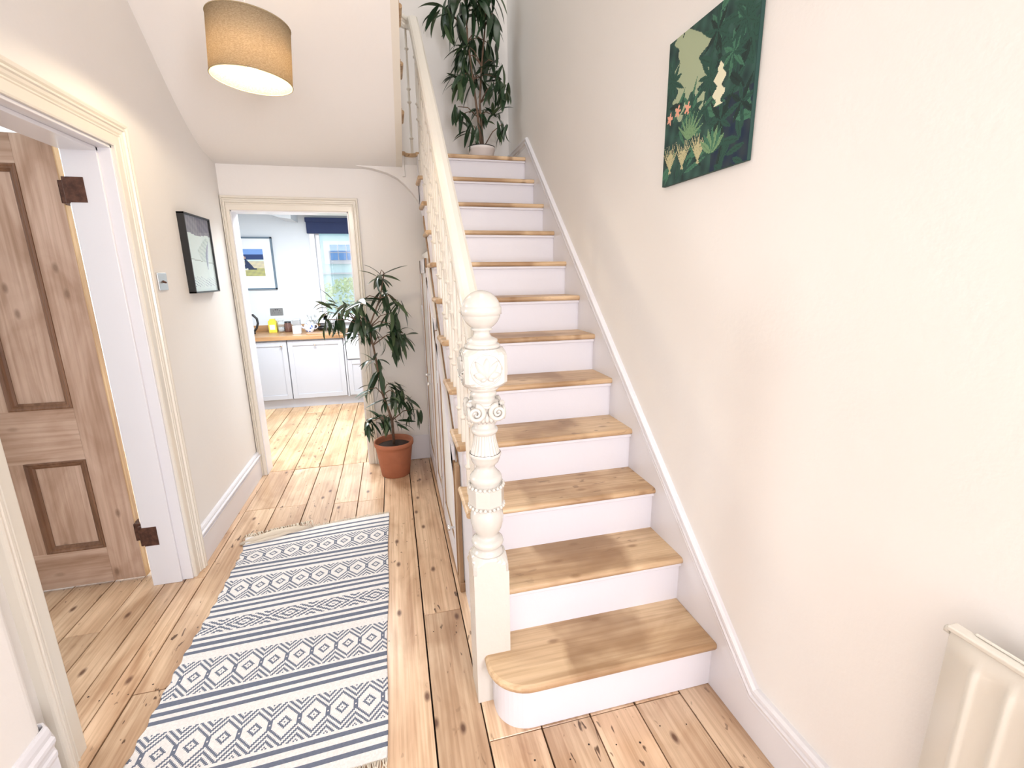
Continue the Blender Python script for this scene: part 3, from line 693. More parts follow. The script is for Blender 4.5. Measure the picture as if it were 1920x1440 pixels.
MB().lathe([(.05, TZ+.04), (.05, TZ-.01), (.03, TZ-.03), (.004, TZ-.035)], (LX, LY, 0), 24).build('ceiling_rose', GLOSS, lamp)
pl = bpy.data.lights.new('lamp_glow', 'POINT'); pl.energy = 22; pl.color = (1, .83, .58); pl.shadow_soft_size = .035
po = bpy.data.objects.new('lamp_glow', pl); COL.objects.link(po); po.location = (LX, LY, sh_b+.05)

# ================================================================== RUG
rug_w0, rug_w1 = -1.908, -1.137
RY0, RY1 = .035, 1.600
CW = .0903/18; NXC = int(round((rug_w1-rug_w0)/CW)); CH = .0055; NYC = int(round((RY1-RY0)/CH))
CREAMC = (.78, .75, .725); BLUEC = (.14, .16, .215)
bands = [(1.363, .072, 'A'), (1.075, .078, 'A'), (.830, .043, 'C'), (.560, .078, 'A'), (.262, .083, 'A')]
stripes = [1.556, 1.507, 1.462, 1.262, 1.221, 1.182, .973, .938, .901, .762, .728, .692, .459, .424, .388, .159, .120, .082]
def rugcol(i, y):
    for s in stripes:
        if abs(y-s) < .0088: return BLUEC
    for c, hh, kd in bands:
        if abs(y-c) <= hh:
            j = abs(round((y-c)/CH)); per = 18 if kd == 'A' else 36
            u = (i+3) % per; u = min(u, per-u)
            if kd == 'A':
                d = u+j; k = u+max(0, j-3)
                if d in (0, 3, 4): return BLUEC
                return BLUEC if k in (8, 9, 12, 13, 16, 17, 20) and not (u == 9 and j == 0) else CREAMC
            return BLUEC if int(u*.6+j) % 4 in (0, 3) else CREAMC
    return CREAMC
v = []; f = []; cols = []
def rugpt(i, j):
    s = i/NXC; y = RY0+j*CH; x = rug_w0+(rug_w1-rug_w0)*s
    # slight skew and ripples of a light flat-weave
    yy = y+(-.036+.03*(y/1.6)*0)*(1-s)-.075*(1-s)**1.5*max(0, (y-1.2)/.4)**2
    xx = x+.006*math.sin(y*5.1+2)*(1-s)+.003*math.sin(y*9)*s
    z = .0065+.0022*math.sin(y*13+x*4)*(.3+.7*(1-s))+.0035*math.exp(-((y-1.20)/.03)**2)
    # folded / rucked far-left corner
    z += .020*max(0, (y-1.47)/.13)*max(0, 1-s*2.6)
    if i in (0,): xx += .004*math.sin(y*70)
    return (xx, yy, z)
for j in range(NYC+1):
    for i in range(NXC+1): v.append(rugpt(i, j))
for j in range(NYC):
    for i in range(NXC):
        a = j*(NXC+1)+i; f.append((a, a+1, a+NXC+2, a+NXC+1)); cols.append(rugcol(i, RY0+(j+.5)*CH))
me = bpy.data.meshes.new('runner_rug'); me.from_pydata(v, [], f); ca = me.color_attributes.new('Col', 'FLOAT_COLOR', 'CORNER')
buf = []
for c in cols:
    k = rnd.uniform(.93, 1.05)
    for _ in range(4): buf += [c[0]*k, c[1]*k, c[2]*k, 1]
ca.data.foreach_set('color', buf); me.materials.append(attr_mat('woven_cotton', .95, .6, 420)); me.update()
rug = bpy.data.objects.new('runner_rug', me); COL.objects.link(rug)
for p in me.polygons: p.use_smooth = True
sm = rug.modifiers.new('thick', 'SOLIDIFY'); sm.thickness = .004; sm.offset = -1
tag(rug, 'off white flat-weave runner rug with grey blue stripes and diamonds', 'rug')
fr = MB()
for k in range(150):
    s = k/149; p = Vector(rugpt(round(s*NXC), NYC)); a = rnd.uniform(-.5, .5); ln = rnd.uniform(.018, .035)
    fr.tube([p, p+Vector((a*.01, ln*.5, .004-p.z*.3)), p+Vector((a*.03, ln, .004-p.z))], [.0022, .002, .0013], 5)
    p = Vector(rugpt(round(s*NXC), 0)); a = rnd.uniform(-.6, 1.0); ln = rnd.uniform(.03, .055)
    fr.tube([p, p+Vector((a*.012, -ln*.5, -.002)), p+Vector((a*.04, -ln, -p.z+.003))], [.0024, .002, .0013], 5)
# rucked band and tangled tassels at the far-left corner
for k in range(46):
    t = k/45; base = Vector((rug_w0+.0+t*.34, 1.49+t*.075, .02)); 
    fr.tube([base+Vector((0, rnd.uniform(-.02, 0), 0)), base+Vector((rnd.uniform(-.03, .01), .02, .014)), base+Vector((rnd.uniform(-.05, 0), rnd.uniform(.02, .05), -.012))], [.003, .003, .0016], 5)
fr.tube([(rug_w0-.03, 1.462, .008), (rug_w0+.05, 1.475, .020), (rug_w0+.14, 1.500, .026), (rug_w0+.24, 1.53, .022), (rug_w0+.33, 1.553, .010)], [.007, .017, .021, .015, .004], 8)
fr.tube([(rug_w0-.01, 1.44, .010), (rug_w0+.10, 1.462, .018), (rug_w0+.20, 1.50, .018), (rug_w0+.30, 1.54, .008)], [.004, .009, .010, .004], 8)
fo = fr.build('fringe', FRINGE, None); fo.parent = rug; fo['kind'] = 'stuff'

# ================================================================== PLANTS
def leaf_mesh(ln, w, droop, fold=.25, twist=0):
    n = 7; v = []; f = []
    x = 0; z = 0; a = 0
    for i in range(n+1):
        t = i/n; ww = w*.5*(math.sin(math.pi*(t*.93+.045)))**.85*(1-.25*t)
        if i == n: ww = .0006
        tw = twist*t
        for k in (-1, 0, 1):
            v.append((x, k*ww*math.cos(tw), z+abs(k)*ww*fold+k*ww*math.sin(tw)))
        a = -droop*(t+.15); x += math.cos(a)*ln/n; z += math.sin(a)*ln/n
    for i in range(n):
        for k in range(2): f.append((i*3+k, i*3+k+1, i*3+4+k, i*3+3+k))
    me = bpy.data.meshes.new('leaf'); me.from_pydata(v, [], f)
    for p in me.polygons: p.use_smooth = True
    me.materials.append(LEAF); return me
def place_leaf(me, parent, base, yaw, pitch, roll, scale):
    o = bpy.data.objects.new('leaf', me); COL.objects.link(o); o.parent = parent
    o.location = Vector(base)-Vector(parent['_o']); o.rotation_mode = 'XYZ'
    o.rotation_euler = (Matrix.Rotation(yaw, 3, 'Z') @ Matrix.Rotation(-pitch, 3, 'Y') @ Matrix.Rotation(roll, 3, 'X')).to_euler(); o.scale = (scale,)*3
    return o
def plant(root, stem_pts, clusters, L, Wd, seed, branch_m, ymax, xlim, mult=1):
    rr = random.Random(seed)
    mes = [leaf_mesh(L*q, Wd*w_, dd, .25, tw) for q, w_, dd, tw in ((1, 1, .5, .2), (.9, .85, .9, -.3), (1.1, .95, .25, .1), (.8, .8, 1.3, .4))]
    mes2 = []
    for m_ in mes[:2]:
        c = m_.copy(); c.materials.clear(); c.materials.append(LEAFL); mes2.append(c)
    for s in stem_pts:
        k = len(s); MB().tube(s, [.010-.006*i/(k-1) for i in range(k)], 8).build('stem', STEM, root)
    allst = [Vector(p) for s in stem_pts for p in s]
    for (cx, cy, cz, n, mode, sp_, s0) in clusters:
        n = int(n*mult)
        c = Vector((cx, cy, cz))
        # branch from nearest point of stem below the cluster
        cand = [p for p in allst if p.z < cz+.02] or allst
        q = min(cand, key=lambda p: (p-c).length); mid = (q+c)/2+Vector((0, 0, .03))
        if (q-c).length > .03: MB().tube([q, mid, c], [.0045, .0035, .0025], 6).build('branch', STEM, root)
        for i in range(n):
            t = i/n; yaw = 2*math.pi*(i*.382+rr.random()*.12)
            if mode == 'hang': pitch = R(rr.uniform(-85, -35)); 
            elif mode == 'tuft': pitch = R(rr.uniform(-55, 45))
            elif mode == 'left': yaw = R(180+rr.uniform(-55, 55)); pitch = R(rr.uniform(-65, 25))
            elif mode == 'right': yaw = R(rr.uniform(-50, 50)); pitch = R(rr.uniform(-75, 5))
            elif mode == 'upleft': yaw = R(180+rr.uniform(-30, 30)); pitch = R(rr.uniform(20, 62))
            b = c+Vector((rr.uniform(-1, 1)*sp_, rr.uniform(-1, 1)*sp_*.7, rr.uniform(-1, .6)*sp_))
            # keep tips inside walls
            dx = math.cos(yaw)*math.cos(pitch)*L*1.15*s0; dy = math.sin(yaw)*math.cos(pitch)*L*1.15*s0
            if b.y+dy > ymax: yaw = -yaw
            if xlim and b.x+dx > xlim: yaw = math.pi-yaw
            b.x = min(b.x, (xlim or 9)-.01)
            m_ = rr.choice(mes) if rr.random() > .22 else rr.choice(mes2)
            place_leaf(m_, root, b, yaw, pitch, rr.uniform(-.6, .6), s0*rr.uniform(.8, 1.12))
PX, PY = -1.085, 2.225
pt = empty('potted_plant', (PX, PY, 0), 'tall dark leaved plant in terracotta pot beside the kitchen doorway', 'potted plant')
MB().lathe([(.098, 0), (.103, .004), (.130, .205), (.134, .231), (.140, .232), (.143, .240), (.143, .262), (.139, .266), (.132, .263), (.130, .24), (.122, .225), (.0005, .222)], (PX, PY, 0), 48).build('pot', TERRA, pt)
MB().lathe([(.126, .224), (.10, .229), (.05, .232), (.0005, .235)], (PX, PY, 0), 24).build('soil', SOIL, pt)
def lp(px, pz): return (-1.085+(px-740)/262, 2.2, .454+(780-pz)/265.3)
st1 = [(PX, PY, .22), (PX-.0, PY-.01, .42), (PX-.05, PY-.02, .62), (PX-.07, PY-.02, .80), (PX-.09, PY-.02, .98), (PX-.11, PY-.02, 1.1), (PX-.02, PY-.01, 1.30), (PX+.02, PY, 1.47)]
cl = []
def C(px, py, n, mode, sp=.03, s0=1, y=None):
    x, _, z = lp(px, py); cl.append((x, y if y else 2.2+rnd.uniform(-.05, .04), z, n, mode, sp, s0))
C(737, 515, 12, 'tuft', .015); C(742, 545, 11, 'hang', .03); C(765, 560, 8, 'right', .03); C(755, 580, 7, 'hang', .03, 1.1)
C(700, 560, 14, 'tuft', .03); C(700, 585, 12, 'hang', .035, 1.05); C(715, 600, 8, 'hang', .03)
C(672, 560, 8, 'tuft', .03, .9); C(655, 568, 8, 'upleft', .035, .8); C(660, 583, 11, 'hang', .045, .8); C(645, 577, 6, 'left', .03, .7); C(643, 590, 6, 'hang', .03, .75)
C(690, 620, 10, 'left', .03, .8); C(750, 600, 9, 'right', .03, 1.15); C(770, 618, 13, 'tuft', .025, 1.0); C(760, 625, 6, 'hang', .03, 1.25); C(735, 625, 5, 'right', .03)
C(718, 668, 9, 'tuft', .03, .9); C(722, 690, 7, 'hang', .03, 1.0); C(705, 720, 6, 'left', .03, .75)
C(742, 715, 12, 'right', .035, .9); C(752, 735, 14, 'hang', .045, .9); C(770, 745, 12, 'right', .04, .9); C(785, 770, 10, 'hang', .04, .8); C(735, 740, 7, 'tuft', .03, .8)
C(712, 785, 12, 'tuft', .035, .85); C(698, 790, 9, 'hang', .035, .8); C(728, 780, 8, 'hang', .03, .8); C(748, 790, 6, 'right', .03, .75)
plant(pt, [st1], cl, .170, .040, 3, STEM, 2.44, -.845, 1.15)
# landing plant
QX, QY = -.285, 2.64
p2 = empty('potted_plant', (QX, QY, 2.28), 'tall leafy plant in small white pot on the stair landing', 'potted plant')
MB().lathe([(.078, 2.28), (.100, 2.365), (.104, 2.37), (.104, 2.388), (.099, 2.39), (.095, 2.37), (.0005, 2.365)], (QX, QY, 0), 40).build('pot', POTW, p2)
MB().lathe([(.1005, 2.3885), (.1045, 2.394), (.0975, 2.394)], (QX, QY, 0), 40, close=True).build('pot_rim', BLACK, p2)
def uq(cx, cy): px, py = 680+cx/4.235, cy/4.235; return (-.613+(px-812)/261, 2.401+(272-py)*.00345)
st2 = [[(QX, QY, 2.39), (QX-.02, QY, 2.6), (QX-.05, QY-.0, 2.85), (QX-.08, QY, 3.1), (QX-.09, QY, 3.35), (QX-.06, QY, 3.6)],
       [(QX+.015, QY+.01, 2.39), (QX-.0, QY+.02, 2.7), (QX+.02, QY+.01, 2.95), (QX+.05, QY, 3.2), (QX+.04, QY, 3.55)]]
cl = []
def C2(cx, cy, n, mode, sp=.04, s0=1):
    x, z = uq(cx, cy); cl.append((x, QY+rnd.uniform(-.08, .08), z, n, mode, sp, s0))
C2(660, 60, 7, 'left', .04, 1.2); C2(690, 100, 8, 'hang', .05, 1.3); C2(780, 20, 8, 'hang', .05, 1.2); C2(730, -60, 9, 'tuft', .05, 1.2); C2(850, -80, 10, 'tuft', .05, 1.2)
C2(900, 20, 8, 'hang', .05, 1.1); C2(1000, 0, 9, 'right', .05, 1.2); C2(1030, 90, 8, 'hang', .04, 1.3); C2(960, -110, 9, 'right', .05, 1.2)
C2(850, 160, 6, 'hang', .05, 1.0); C2(820, 330, 10, 'left', .04, 1.0); C2(820, 400, 9, 'hang', .035, 1.1); C2(930, 230, 6, 'hang', .04, 1); C2(1010, 280, 8, 'hang', .05, 1.1)
C2(890, 560, 8, 'tuft', .03, .9); C2(760, 560, 8, 'left', .035, .85); C2(770, 590, 10, 'hang', .05, 1.1); C2(940, 570, 5, 'right', .03, .9)
C2(1060, 450, 7, 'right', .05, 1); C2(1080, 560, 9, 'tuft', .04, .85); C2(1040, 640, 8, 'hang', .05, 1.0); C2(1120, 660, 8, 'hang', .04, 1.0)
C2(730, 840, 7, 'hang', .035, .85); C2(790, 870, 3, 'hang', .02, .8); C2(930, 840, 10, 'tuft', .03, .75); C2(1050, 850, 9, 'tuft', .035, .75); C2(850, 1000, 8, 'hang', .03, .9); C2(800, 1010, 3, 'left', .03, .8)
C2(1090, 970, 9, 'hang', .045, .8); C2(970, 930, 3, 'tuft', .02, .6)
plant(p2, st2, cl, .180, .046, 11, STEM, 2.88, -.03, 1.2)

# ================================================================== WALL ITEMS
def grid_canvas(parent, name, fn, nx, ny, corner, ux, uz, thick, m, label=None):
    """flat printed canvas: nx*ny cells coloured by fn(s,t)"""
    v = []; f = []; buf = []
    for j in range(ny+1):
        for i in range(nx+1): v.append(Vector(corner)+Vector(ux)*(i/nx)+Vector(uz)*(j/ny))
    for j in range(ny):
        for i in range(nx):
            a = j*(nx+1)+i; f.append((a, a+1, a+nx+2, a+nx+1)); c = fn((i+.5)/nx, (j+.5)/ny); buf += [c[0], c[1], c[2], 1]*4
    off = Vector(parent['_o'])
    me = bpy.data.meshes.new(name); me.from_pydata([tuple(p-off) for p in v], [], f); ca = me.color_attributes.new('Col', 'FLOAT_COLOR', 'CORNER')
    ca.data.foreach_set('color', buf); me.materials.append(m); me.update()
    o = bpy.data.objects.new(name, me); COL.objects.link(o); o.parent = parent
    return o
PRINT = attr_mat('printed_surface', .8); PRINTG = attr_mat('print_behind_glass', .15, coat=.6)
# jungle-like canvas, an own generic foliage design
jr = random.Random(5)
shapes = []
def blade(x, y, ang, ln, w, c): shapes.append((x, y, math.cos(ang), math.sin(ang), ln, w, c))
G1, G2, G3, G4 = (.008, .028, .024), (.018, .07, .05), (.05, .16, .095), (.17, .30, .15)
for _ in range(110):
    x = jr.random(); y = jr.random()
    sky = .08 < x < .52 and y > .55 and y > 1.1-x*1.0
    if .10 < x < .50 and .52 < y < .95: continue
    blade(x, y, jr.uniform(0, 6.28), jr.uniform(.1, .28), jr.uniform(.012, .035), jr.choice([G1, G2, G2, G3]))
for bx, by, n, c in ((.78, .66, 13, G3), (.88, .80, 9, G2), (.60, .85, 9, G1), (.08, .72, 9, G2), (.35, .45, 9, G3), (.70, .30, 9, G1), (.55, .60, 9, G2), (.9, .35, 8, G1)):
    for k in range(n): blade(bx, by, 6.28*k/n+.2, jr.uniform(.12, .2), .018, c if k % 2 else G2)
for bx in (.10, .27, .47):
    for k in range(9): blade(bx+(k-4)*.006, .08, R(52+k*9.5), jr.uniform(.17, .26), .0075, (.50, .46, .26))
for k in range(8): blade(.33, .27, R(20+k*17), .2, .011, G4)
for k in range(7): blade(.62, .12, R(35+k*18), .17, .022, G3 if k % 2 else G4)
def jungle(s, t):
    c = None
    n = math.sin(s*37+t*11)*math.sin(t*29-s*17)
    base = (.02+.012*n, .06+.03*n, .05+.02*n)
    inten = (s-.30)/.22; ed = .06*math.sin(t*31)+.04*math.sin(t*63)
    if .12+ed*.5 < s < .50+ed and .50+.08*math.sin(s*23) < t < 1.02-(max(0, s-.22))*.55: base = (.36, .42, .27)
    if s > .62 and t < .42: base = (.012+.01*n, .025+.01*n, .045)
    for x, y, ca_, sa_, ln, w, cc_ in shapes:
        dx, dy = s-x, t-y; a = dx*ca_+dy*sa_
        if 0 < a < ln:
            b = abs(-dx*sa_+dy*ca_); ww = w*math.sin(math.pi*(a/ln)**.8)
            if b < ww:
                k = .7 if b < ww*.15 else 1.0
                base = tuple(q*k for q in cc_)
    for fx, fy in ((.06, .475), (.17, .50), (.30, .485)):
        d = math.hypot((s-fx), (t-fy)*.9); an = math.atan2(t-fy, s-fx)
        if d < .030+.012*math.cos(5*an): base = (.75, .36, .25)
    if abs(s-.66) < .045+.02*math.sin(t*70) and .40 < t < .66-abs(s-.66)*1.2: base = (.74, .72, .52)
    return base
jp = empty('jungle_canvas', (0, .31, 2.0), 'unframed canvas painting of dark green foliage on the right wall', 'painting')
cy0, cy1, cz0, cz1 = .510, .072, 1.758, 2.228
MB().box(-.014, -.001, cy1, cy0, cz0, cz1).build('canvas_edge', mat('painted_edge', (.012, .05, .04), .7), jp, bevel=.0015)
grid_canvas(jp, 'painted_face', jungle, 130, 140, (-.0152, cy0, cz0), (0, cy1-cy0, 0), (0, 0, cz1-cz0), 0, PRINT)
# small framed poster on left wall
fp = empty('framed_poster', (XW, 1.92, 1.58), 'black box framed pale blue and grey print on left wall', 'picture')
fy0, fy1, fz0, fz1 = 1.735, 2.105, 1.372, 1.79; xd = XW+.034
MB().box(XW, xd, fy0, fy0+.008, fz0, fz1).box(XW, xd, fy1-.008, fy1, fz0, fz1).box(XW, xd, fy0, fy1, fz1-.008, fz1).box(XW, xd, fy0, fy1, fz0, fz0+.008).build('frame', BLACK, fp)
def poster(s, t):
    top = .76+.012*math.sin(s*9)
    if t > top:
        n = .5+.5*math.sin(s*21+t*40)*math.sin(s*47-t*13); return (.24+.12*n, .25+.12*n, .31+.12*n)
    cxx = .12+.36*(.70-t)*1.0+.06*math.sin((.7-t)*7); w = .055*math.sin(math.pi*max(0, min(1, (.70-t)/.42)))
    if .28 < t < .70 and abs(s-cxx) < w: return (.33, .40, .52) if s > cxx-w*.3 else (.62, .72, .82)
    if .40 < t < top-.04 and cxx < s < cxx+.40*(1-abs(t-.55)/.3):
        n = math.sin(s*90+t*31)*math.sin(t*120+s*60); return (.52, .68, .68) if n > .1 else (.72, .86, .84)
    if abs(t-(.385+.05*s)) < .006: return (.40, .5, .5)
    if .06 < t < .20 and math.sin(s*61)*math.sin(t*173+s*20) > .62: return (.30, .36, .5)
    return (.78, .93, .93)
grid_canvas(fp, 'print', poster, 60, 80, (xd-.010, fy1-.008, fz0+.008), (0, fy0-fy1+.016, 0), (0, 0, fz1-fz0-.016), 0, PRINT)
MB().box(xd-.006, xd-.004, fy0+.008, fy1-.008, fz0+.008, fz1-.008).build('glass_pane', PANE, fp)
# light switch
sw = empty('light_switch', (XW, 1.437, 1.437), 'brushed steel toggle light switch between left doorway and poster', 'light switch')
MB().box(XW, XW+.007, 1.392, 1.484, 1.397, 1.478).build('switch_plate', STEEL, sw, bevel=.0015)
MB().tube([(XW+.006, 1.438, 1.438), (XW+.020, 1.438, 1.432)], [.006, .0035], 10).build('toggle', RUST, sw)
# radiator right foreground
rad = empty('radiator', (-.05, -1.1, .15), 'cream ribbed panel radiator under the canvas side of right wall', 'radiator')
ry1, ry0, rz0, rz1 = -.650, -1.60, .12, .812
mb = MB(); xf = -.082; n = 0
prof = [(ry1, xf+.022), (ry1, xf+.006), (ry1-.004, xf)]
y = ry1-.040; 
while y > ry0+.05:
    prof += [(y, xf), (y-.004, xf-.003), (y-.008, xf-.0055), (y-.012, xf-.0055), (y-.016, xf-.003), (y-.020, xf)]; y -= .0490
prof += [(ry0, xf), (ry0, xf+.022)]
zz = [rz0, rz0+.035, rz0+.055, rz1-.052, rz1-.040, rz1-.018, rz1]
v = []; f = []
for j, z in enumerate(zz):
    amp = 1 if 2 <= j <= 3 else 0
    for yy, xx in prof:
        xx2 = xf if (not amp and xx < xf) else xx
        if j in (0, 6) and xx2 <= xf: xx2 = xf+.008
        v.append((xx2, yy, z))
m_ = len(prof)
for j in range(len(zz)-1):
    for i in range(m_-1): f.append((j*m_+i, j*m_+i+1, (j+1)*m_+i+1, (j+1)*m_+i))
mb.add(v, f, smooth=True); mb.box(xf+.008, xf+.022, ry0, ry1-.001, rz0+.002, rz1-.001)
mb.build('front_panel', RADM, rad)
tg = MB()
tg.box(-.084, -.060, ry0, ry1+.002, rz1-.006, rz1+.004)
tg.box(-.068, -.062, ry0+.02, ry1-.03, rz1+.004, rz1+.009)
tg.build('top_rail', RADM, rad, bevel=.003)
MB().tube([(-.070, ry1+.001, rz1-.012), (-.070, ry1+.010, rz1-.012)], .007, 12).build('air_vent', RADM, rad)
for yy in (ry1-.12, ry0+.12): MB().box(-.06, -.0, yy-.02, yy+.02, rz0+.05, rz1-.04).build('bracket', RADM, rad)
tb = MB().tube([(-.070, ry1-.03, rz0+.02), (-.070, ry1-.03, 0.0)], .0075, 10); tb.build('pipe', CHROME, rad)

# ================================================================== KITCHEN
# base cabinets
KY = 4.385
def cab_door(parent, x0, x1, z0, z1, knob, fw=.05):
    d = MB().box(x0, x1, KY, KY+.012, z0, z1).build('door', CAB, parent)
    fr = MB().box(x0, x0+fw, KY-.008, KY, z0, z1).box(x1-fw, x1, KY-.008, KY, z0, z1).box(x0+fw, x1-fw, KY-.008, KY, z1-fw, z1).box(x0+fw, x1-fw, KY-.008, KY, z0, z0+fw)
    g = fr.build('door_frame', CAB, parent, bevel=.0012); g.parent = d
    if knob:
        kb = MB().lathe([(.005, 0), (.005, .010), (.012, .015), (.014, .021), (.010, .027), (.0004, .029)], (0, 0, 0), 16)
        kb.v = [(knob[0]+x, KY-.008-z, knob[1]+y) for x, y, z in kb.v]; g = kb.build('knob', CHROME, parent); g.parent = d
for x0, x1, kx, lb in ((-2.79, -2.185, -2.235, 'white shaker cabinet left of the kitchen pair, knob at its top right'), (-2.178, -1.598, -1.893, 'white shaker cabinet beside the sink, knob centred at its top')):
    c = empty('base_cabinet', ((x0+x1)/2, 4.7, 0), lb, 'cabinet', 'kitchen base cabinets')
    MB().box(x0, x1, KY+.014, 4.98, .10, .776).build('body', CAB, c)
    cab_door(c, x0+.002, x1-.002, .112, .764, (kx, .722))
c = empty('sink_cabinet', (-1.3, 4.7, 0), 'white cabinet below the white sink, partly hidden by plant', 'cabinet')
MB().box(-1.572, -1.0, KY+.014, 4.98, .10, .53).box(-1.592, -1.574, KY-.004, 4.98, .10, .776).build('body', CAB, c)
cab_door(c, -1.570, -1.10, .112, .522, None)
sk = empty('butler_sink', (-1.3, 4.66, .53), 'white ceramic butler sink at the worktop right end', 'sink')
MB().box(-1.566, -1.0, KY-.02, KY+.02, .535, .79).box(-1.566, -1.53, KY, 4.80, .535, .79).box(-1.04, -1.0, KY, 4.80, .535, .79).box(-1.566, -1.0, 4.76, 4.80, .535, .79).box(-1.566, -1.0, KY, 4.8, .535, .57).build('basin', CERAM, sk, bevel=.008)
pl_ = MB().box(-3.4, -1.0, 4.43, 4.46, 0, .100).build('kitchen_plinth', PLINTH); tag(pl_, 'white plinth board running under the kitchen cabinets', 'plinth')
wt = MB().box(-3.4, -1.568, 4.355, 4.99, .780, .823).box(-1.568, -1.0, 4.82, 4.99, .780, .823).build('oak_worktop', OAK, bevel=.003); tag(wt, 'oiled oak worktop across the white kitchen cabinets', 'worktop')
u_ = MB().box(-3.4, -1.9, 4.97, 4.998, .8235, .895).build('worktop_upstand', OAK, bevel=.002); tag(u_, 'low oak upstand at back of the kitchen worktop', 'upstand')
# things on the worktop
WZ = .8235
k_ = empty('kettle', (-2.635, 4.72, WZ), 'white electric kettle with black handle at worktop left', 'kettle')
MB().lathe([(.085, WZ+.022), (.083, WZ+.05), (.070, WZ+.16), (.060, WZ+.200), (.0005, WZ+.205)], (-2.655, 4.72, 0), 32).build('body', CERAM, k_)
MB().lathe([(.09, WZ), (.09, WZ+.018), (.08, WZ+.022), (.0005, WZ+.022)], (-2.655, 4.72, 0), 32).lathe([(.062, WZ+.198), (.055, WZ+.212), (.02, WZ+.22), (.0005, WZ+.222)], (-2.655, 4.72, 0), 32).build('base_and_lid', BLACK, k_)
MB().tube([(-2.62, 4.715, WZ+.212), (-2.565, 4.71, WZ+.215), (-2.53, 4.71, WZ+.175), (-2.525, 4.71, WZ+.12), (-2.545, 4.71, WZ+.065), (-2.585, 4.715, WZ+.02)], [.012, .014, .013, .012, .012, .013], 10).build('handle', BLACK, k_)
t_ = empty('yellow_carton', (-2.397, 4.82, WZ), 'yellow food carton standing left of the glass jar', 'carton')
MB().box(-2.44, -2.355, 4.79, 4.85, WZ, WZ+.135).build('box', YELLOW, t_, bevel=.002); lab(MB().box(-2.425, -2.37, 4.7885, 4.7895, WZ+.035, WZ+.09).build('label_panel', MOUNT, t_), 'pale square printed panel'); MB().prism([(-2.43, WZ+.135), (-2.365, WZ+.135), (-2.37, WZ+.158), (-2.42, WZ+.158)], 'y', 4.80, 4.84).build('carton_top', YELLOW, t_)
j_ = empty('glass_jar', (-2.31, 4.82, WZ), 'clear glass storage jar between carton and brown jar', 'jar')
MB().lathe([(.0005, 0), (.036, 0), (.038, .01), (.038, .105), (.030, .125), (.030, .135), (.027, .135), (.027, .12), (.034, .10), (.034, .012), (.0005, .01)], (-2.31, 4.82, WZ), 24).build('jar_body', GLASS, j_)
MB().lathe([(.0005, .012), (.0335, .012), (.0335, .055), (.0005, .058)], (-2.31, 4.82, WZ), 24).build('contents', MOUNT, j_); MB().lathe([(.031, .135), (.033, .137), (.033, .150), (.012, .158), (.0005, .16)], (-2.31, 4.82, WZ), 24).build('lid', GLASS, j_)
j_ = empty('brown_jar', (-2.235, 4.82, WZ), 'short dark brown jar right of the glass jar', 'jar')
MB().lathe([(.0005, 0), (.038, 0), (.040, .01), (.040, .095), (.034, .105), (.034, .108), (.0005, .108)], (-2.235, 4.82, WZ), 24).build('jar_body', BROWNJ, j_); MB().lathe([(.037, .108), (.037, .122), (.0005, .124)], (-2.235, 4.82, WZ), 24).build('lid', BLACK, j_)
j_ = empty('white_canister', (-2.10, 4.60, WZ), 'white canister with grey top near worktop front edge', 'canister')
MB().prism([(-2.142, 4.565), (-2.055, 4.565), (-2.055, 4.635), (-2.142, 4.635)], 'z', WZ, WZ+.092).build('body', CERAM, j_, bevel=.006); MB().box(-2.14, -2.057, 4.567, 4.633, WZ+.0922, WZ+.165).build('top', mat('grey_foil', (.42, .44, .46), .3, .6), j_, bevel=.008)
j_ = empty('teapot', (-1.99, 4.72, WZ), 'blue and white patterned teapot beside the black pan', 'teapot')
BW = mat('blue_white_china', (.6, .65, .8), .15); nt = BW.node_tree; vz = nt.nodes.new('ShaderNodeTexVoronoi'); vz.inputs['Scale'].default_value = 28; rz = nt.nodes.new('ShaderNodeValToRGB'); rz.color_ramp.interpolation = 'CONSTANT'
rz.color_ramp.elements[0].color = (.08, .14, .42, 1); rz.color_ramp.elements[1].position = .3; rz.color_ramp.elements[1].color = (.8, .82, .88, 1); tcn = nt.nodes.new('ShaderNodeTexCoord')
nt.links.new(tcn.outputs['Object'], vz.inputs['Vector']); nt.links.new(vz.outputs['Distance'], rz.inputs[0]); nt.links.new(rz.outputs[0], nt.nodes['Principled BSDF'].inputs['Base Color'])
MB().lathe([(.0005, 0), (.035, 0), (.038, .006), (.058, .035), (.062, .06), (.052, .088), (.035, .10), (.0005, .101)], (-1.985, 4.72, WZ), 28).build('pot_body', BW, j_)
MB().lathe([(.035, .100), (.03, .11), (.012, .115), (.008, .125), (.0005, .13)], (-1.985, 4.72, WZ), 20).build('lid', BW, j_)
MB().tube([(-2.04, 4.71, WZ+.045), (-2.065, 4.705, WZ+.065), (-2.078, 4.70, WZ+.09)], [.014, .010, .007], 10).build('spout', BW, j_)
MB().tube([(-1.93, 4.72, WZ+.085), (-1.90, 4.72, WZ+.08), (-1.893, 4.72, WZ+.055), (-1.925, 4.72, WZ+.03)], .006, 8).build('handle', BW, j_)
j_ = empty('black_pan', (-1.845, 4.875, WZ), 'black frying pan lying behind the teapot', 'pan')
MB().lathe([(.0005, 0), (.065, 0), (.082, .045), (.085, .045), (.07, .006), (.0005, .006)], (-1.845, 4.875, WZ), 28).build('pan_body', BLACK, j_); MB().tube([(-1.765, 4.88, WZ+.04), (-1.64, 4.90, WZ+.055)], .009, 8).build('handle', BLACK, j_)
j_ = empty('cutlery_caddy', (-1.975, 4.88, WZ), 'steel cutlery holder full of utensils behind teapot', 'cutlery holder')
MB().lathe([(.0005, 0), (.042, 0), (.042, .12), (.039, .12), (.039, .004), (.0005, .004)], (-1.975, 4.88, WZ), 20).build('pot', STEEL, j_)
